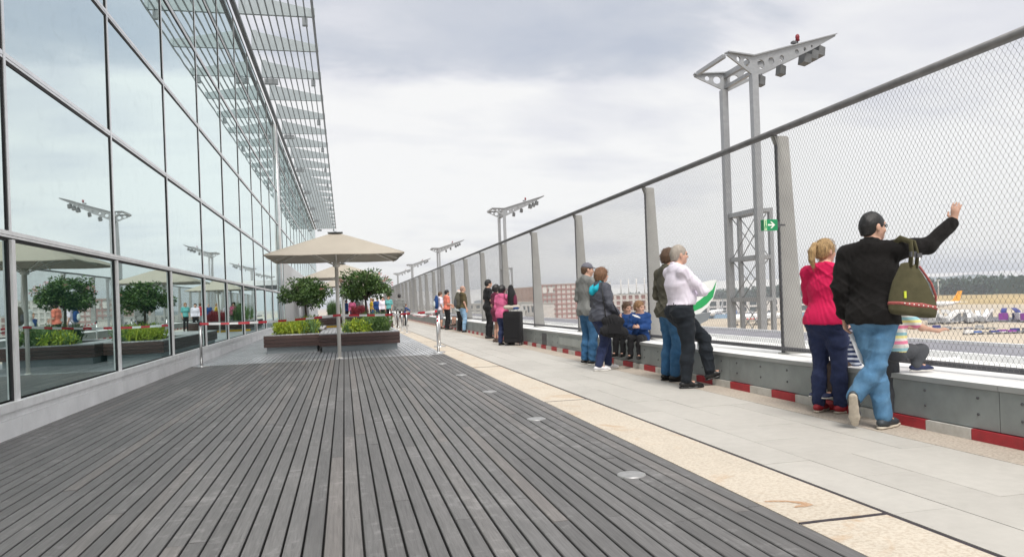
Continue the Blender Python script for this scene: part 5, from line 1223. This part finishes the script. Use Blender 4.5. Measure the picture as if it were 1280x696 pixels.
th = thing('tote', 'small beige and blue bag lying on the suitcase below the backpack', 'bag', (4.33, 19.1, .985)); f = Field(.012); f.chain([(-.16, 0, .03), (.16, 0, .03)], [.07, .07], .03, .8, (0, 0, 1)); f.build('bag_body', M['canvas'], th); MB().box(.02, .17, -.08, .0, -.03, .025).build('blue_pocket', M['jacket_blue'], th, bevel=.01)
# farther along the fence
ol = person('bald man in an olive tee shirt and washed jeans wearing a backpack', 4.58, 28.95, -78, pose(kneeL=(-.1, .10, .5), ankL=(-.12, .12, .085)), H=1.83, girth=1.12, cell=.0139, hair=('bald', 'stubble'), top=('tee', 'tee_olive'), bot=('long', 'jeans_pale'), shoes=('shoe_black', 'shoe_black'), belly=.02)
backpack(4.36, 28.9, 1.02, -78, 'grey green backpack on the back of the bald man', 'jacket_olive', 'trousers_grey', .34, .50)
person('white haired person in a pale jacket leaning against the fence', 4.62, 30.2, -85, pose(elR=(.22, .2, 1.25), wrR=(.08, .28, 1.42), hdR=(-.2, .1, 1), elL=(-.22, .2, 1.25), wrL=(-.08, .28, 1.42), hdL=(.2, .1, 1)), H=1.71, girth=1.1, cell=.016, hair=('bald', 'hair_white'), top=('jacket', 'shirt_pale'), bot=('long', 'trousers_black'), shoes=('shoe_black', 'shoe_black'))
person('bearded man in a coral tee shirt and black trousers', 4.42, 32.4, -78, pose(wrL=(-.1, .25, 1.1), wrR=(.1, .26, 1.1)), H=1.75, girth=1.0, cell=.0139, hair=('short', 'hair_black'), top=('tee', 'tee_coral'), bot=('long', 'trousers_black'), shoes=('shoe_black', 'shoe_black'), beard=True)
person('person in grey shorts and white top with a navy pack behind the bearded man', 4.28, 33.6, -80, pose(), H=1.70, cell=.018, hair=('short', 'hair_brown'), top=('tee', 'shirt_white'), bot=('short', 'shorts_grey'), shoes=('shoe_brown', 'shoe_brown'))
backpack(4.08, 33.5, 1.0, -80, 'navy and white backpack behind the bearded man', 'jacket_blue', 'shirt_pale', .32, .46)
person('person in blue shorts sitting sideways on the ledge past the bald man', 4.86, 31.2, -250, sit(), H=1.6, cell=.018, hair=('short', 'hair_fair'), top=('tee', 'jacket_blue'), bot=('short', 'shorts_grey'), shoes=('shoe_brown', 'shoe_brown'))
# walkers and the crowd at the far end
person('man in a grey jacket walking away along the walkway', 2.80, 38.6, 4, pose(kneeL=(-.1, .14, .5), ankL=(-.1, .18, .085), kneeR=(.1, .02, .48), ankR=(.1, -.2, .12)), H=1.72, cell=.018, hair=('short', 'hair_black'), top=('jacket', 'jacket_grey'), bot=('long', 'trousers_brown'), shoes=('shoe_black', 'shoe_black'))
person('child in navy stretching an arm beside the man in grey', 3.25, 40.5, -70, pose(elR=(.40, .1, 1.3), wrR=(.62, .15, 1.2), hdR=(1, 0, -.2)), H=1.2, cell=.02, hair=('short', 'hair_brown'), top=('long', 'jacket_blue'), bot=('long', 'trousers_black'), shoes=('shoe_black', 'shoe_black'), kid=True)
far = [(2.55, 50.5, 175, 'man in a white shirt in the far group, facing the camera', ('short', 'hair_black'), ('long', 'shirt_white'), 'trousers_black'),
       (2.85, 49.0, 150, 'fair haired woman in aqua and black in the far group', ('bob', 'hair_fair'), ('tee', 'top_teal'), 'trousers_black'),
       (2.70, 53.0, 20, 'person in a red top just behind the far group', ('short', 'hair_brown'), ('tee', 'top_red2'), 'shorts_grey'),
       (1.95, 55.0, 100, 'person in a yellow top in the crowd under the tree', ('short', 'hair_fair'), ('tee', 'top_yellow'), 'jeans_mid'),
       (2.15, 57.0, -100, 'person in navy in the crowd right of the yellow top', ('bob', 'hair_brown'), ('long', 'jacket_blue'), 'jeans_mid'),
       (2.35, 54.0, 190, 'person in a blue jacket at the right of the crowd', ('short', 'hair_grey'), ('long', 'jacket_blue'), 'jeans_navy'),
       (.55, 53.0, 160, 'person in pink in the crowd behind the red shrub', ('bob', 'hair_black'), ('long', 'blouse_pink'), 'jeans_navy'),
       (.15, 53.5, -60, 'person in dark blue at the left of the crowd', ('short', 'hair_black'), ('long', 'jacket_blue'), 'trousers_black'),
       (1.55, 56.0, 120, 'person in white at the middle of the crowd', ('short', 'hair_brown'), ('tee', 'shirt_white'), 'jeans_mid'),
       (.95, 56.5, 40, 'person in grey at the back of the crowd', ('short', 'hair_brown'), ('jacket', 'jacket_grey'), 'trousers_black')]
for x, y, fc, l_, hr, tp, bt in far:
    person(l_, x, y, fc, pose(), H=random.uniform(1.62, 1.8), cell=.024, hair=hr, top=tp, bot=('long', bt), shoes=('shoe_black', 'shoe_black'), fem=hr[0] == 'bob', group='crowd at the far end of the deck')
# ================================================================== HAZE
HZ = MB().box(-3100, 6100, -1600, 6100, -17.5, 95).mesh('haze', [])
hz = link('haze', HZ); hz['kind'] = 'stuff'
hm2 = bpy.data.materials.new('haze_air'); hm2.use_nodes = True; t = hm2.node_tree; t.nodes.clear()
o_ = N(t, 'ShaderNodeOutputMaterial'); v_ = N(t, 'ShaderNodeVolumePrincipled'); v_.inputs['Color'].default_value = (.86, .91, 1, 1); v_.inputs['Density'].default_value = .00022
t.links.new(v_.outputs[0], o_.inputs['Volume']); HZ.materials.append(hm2)
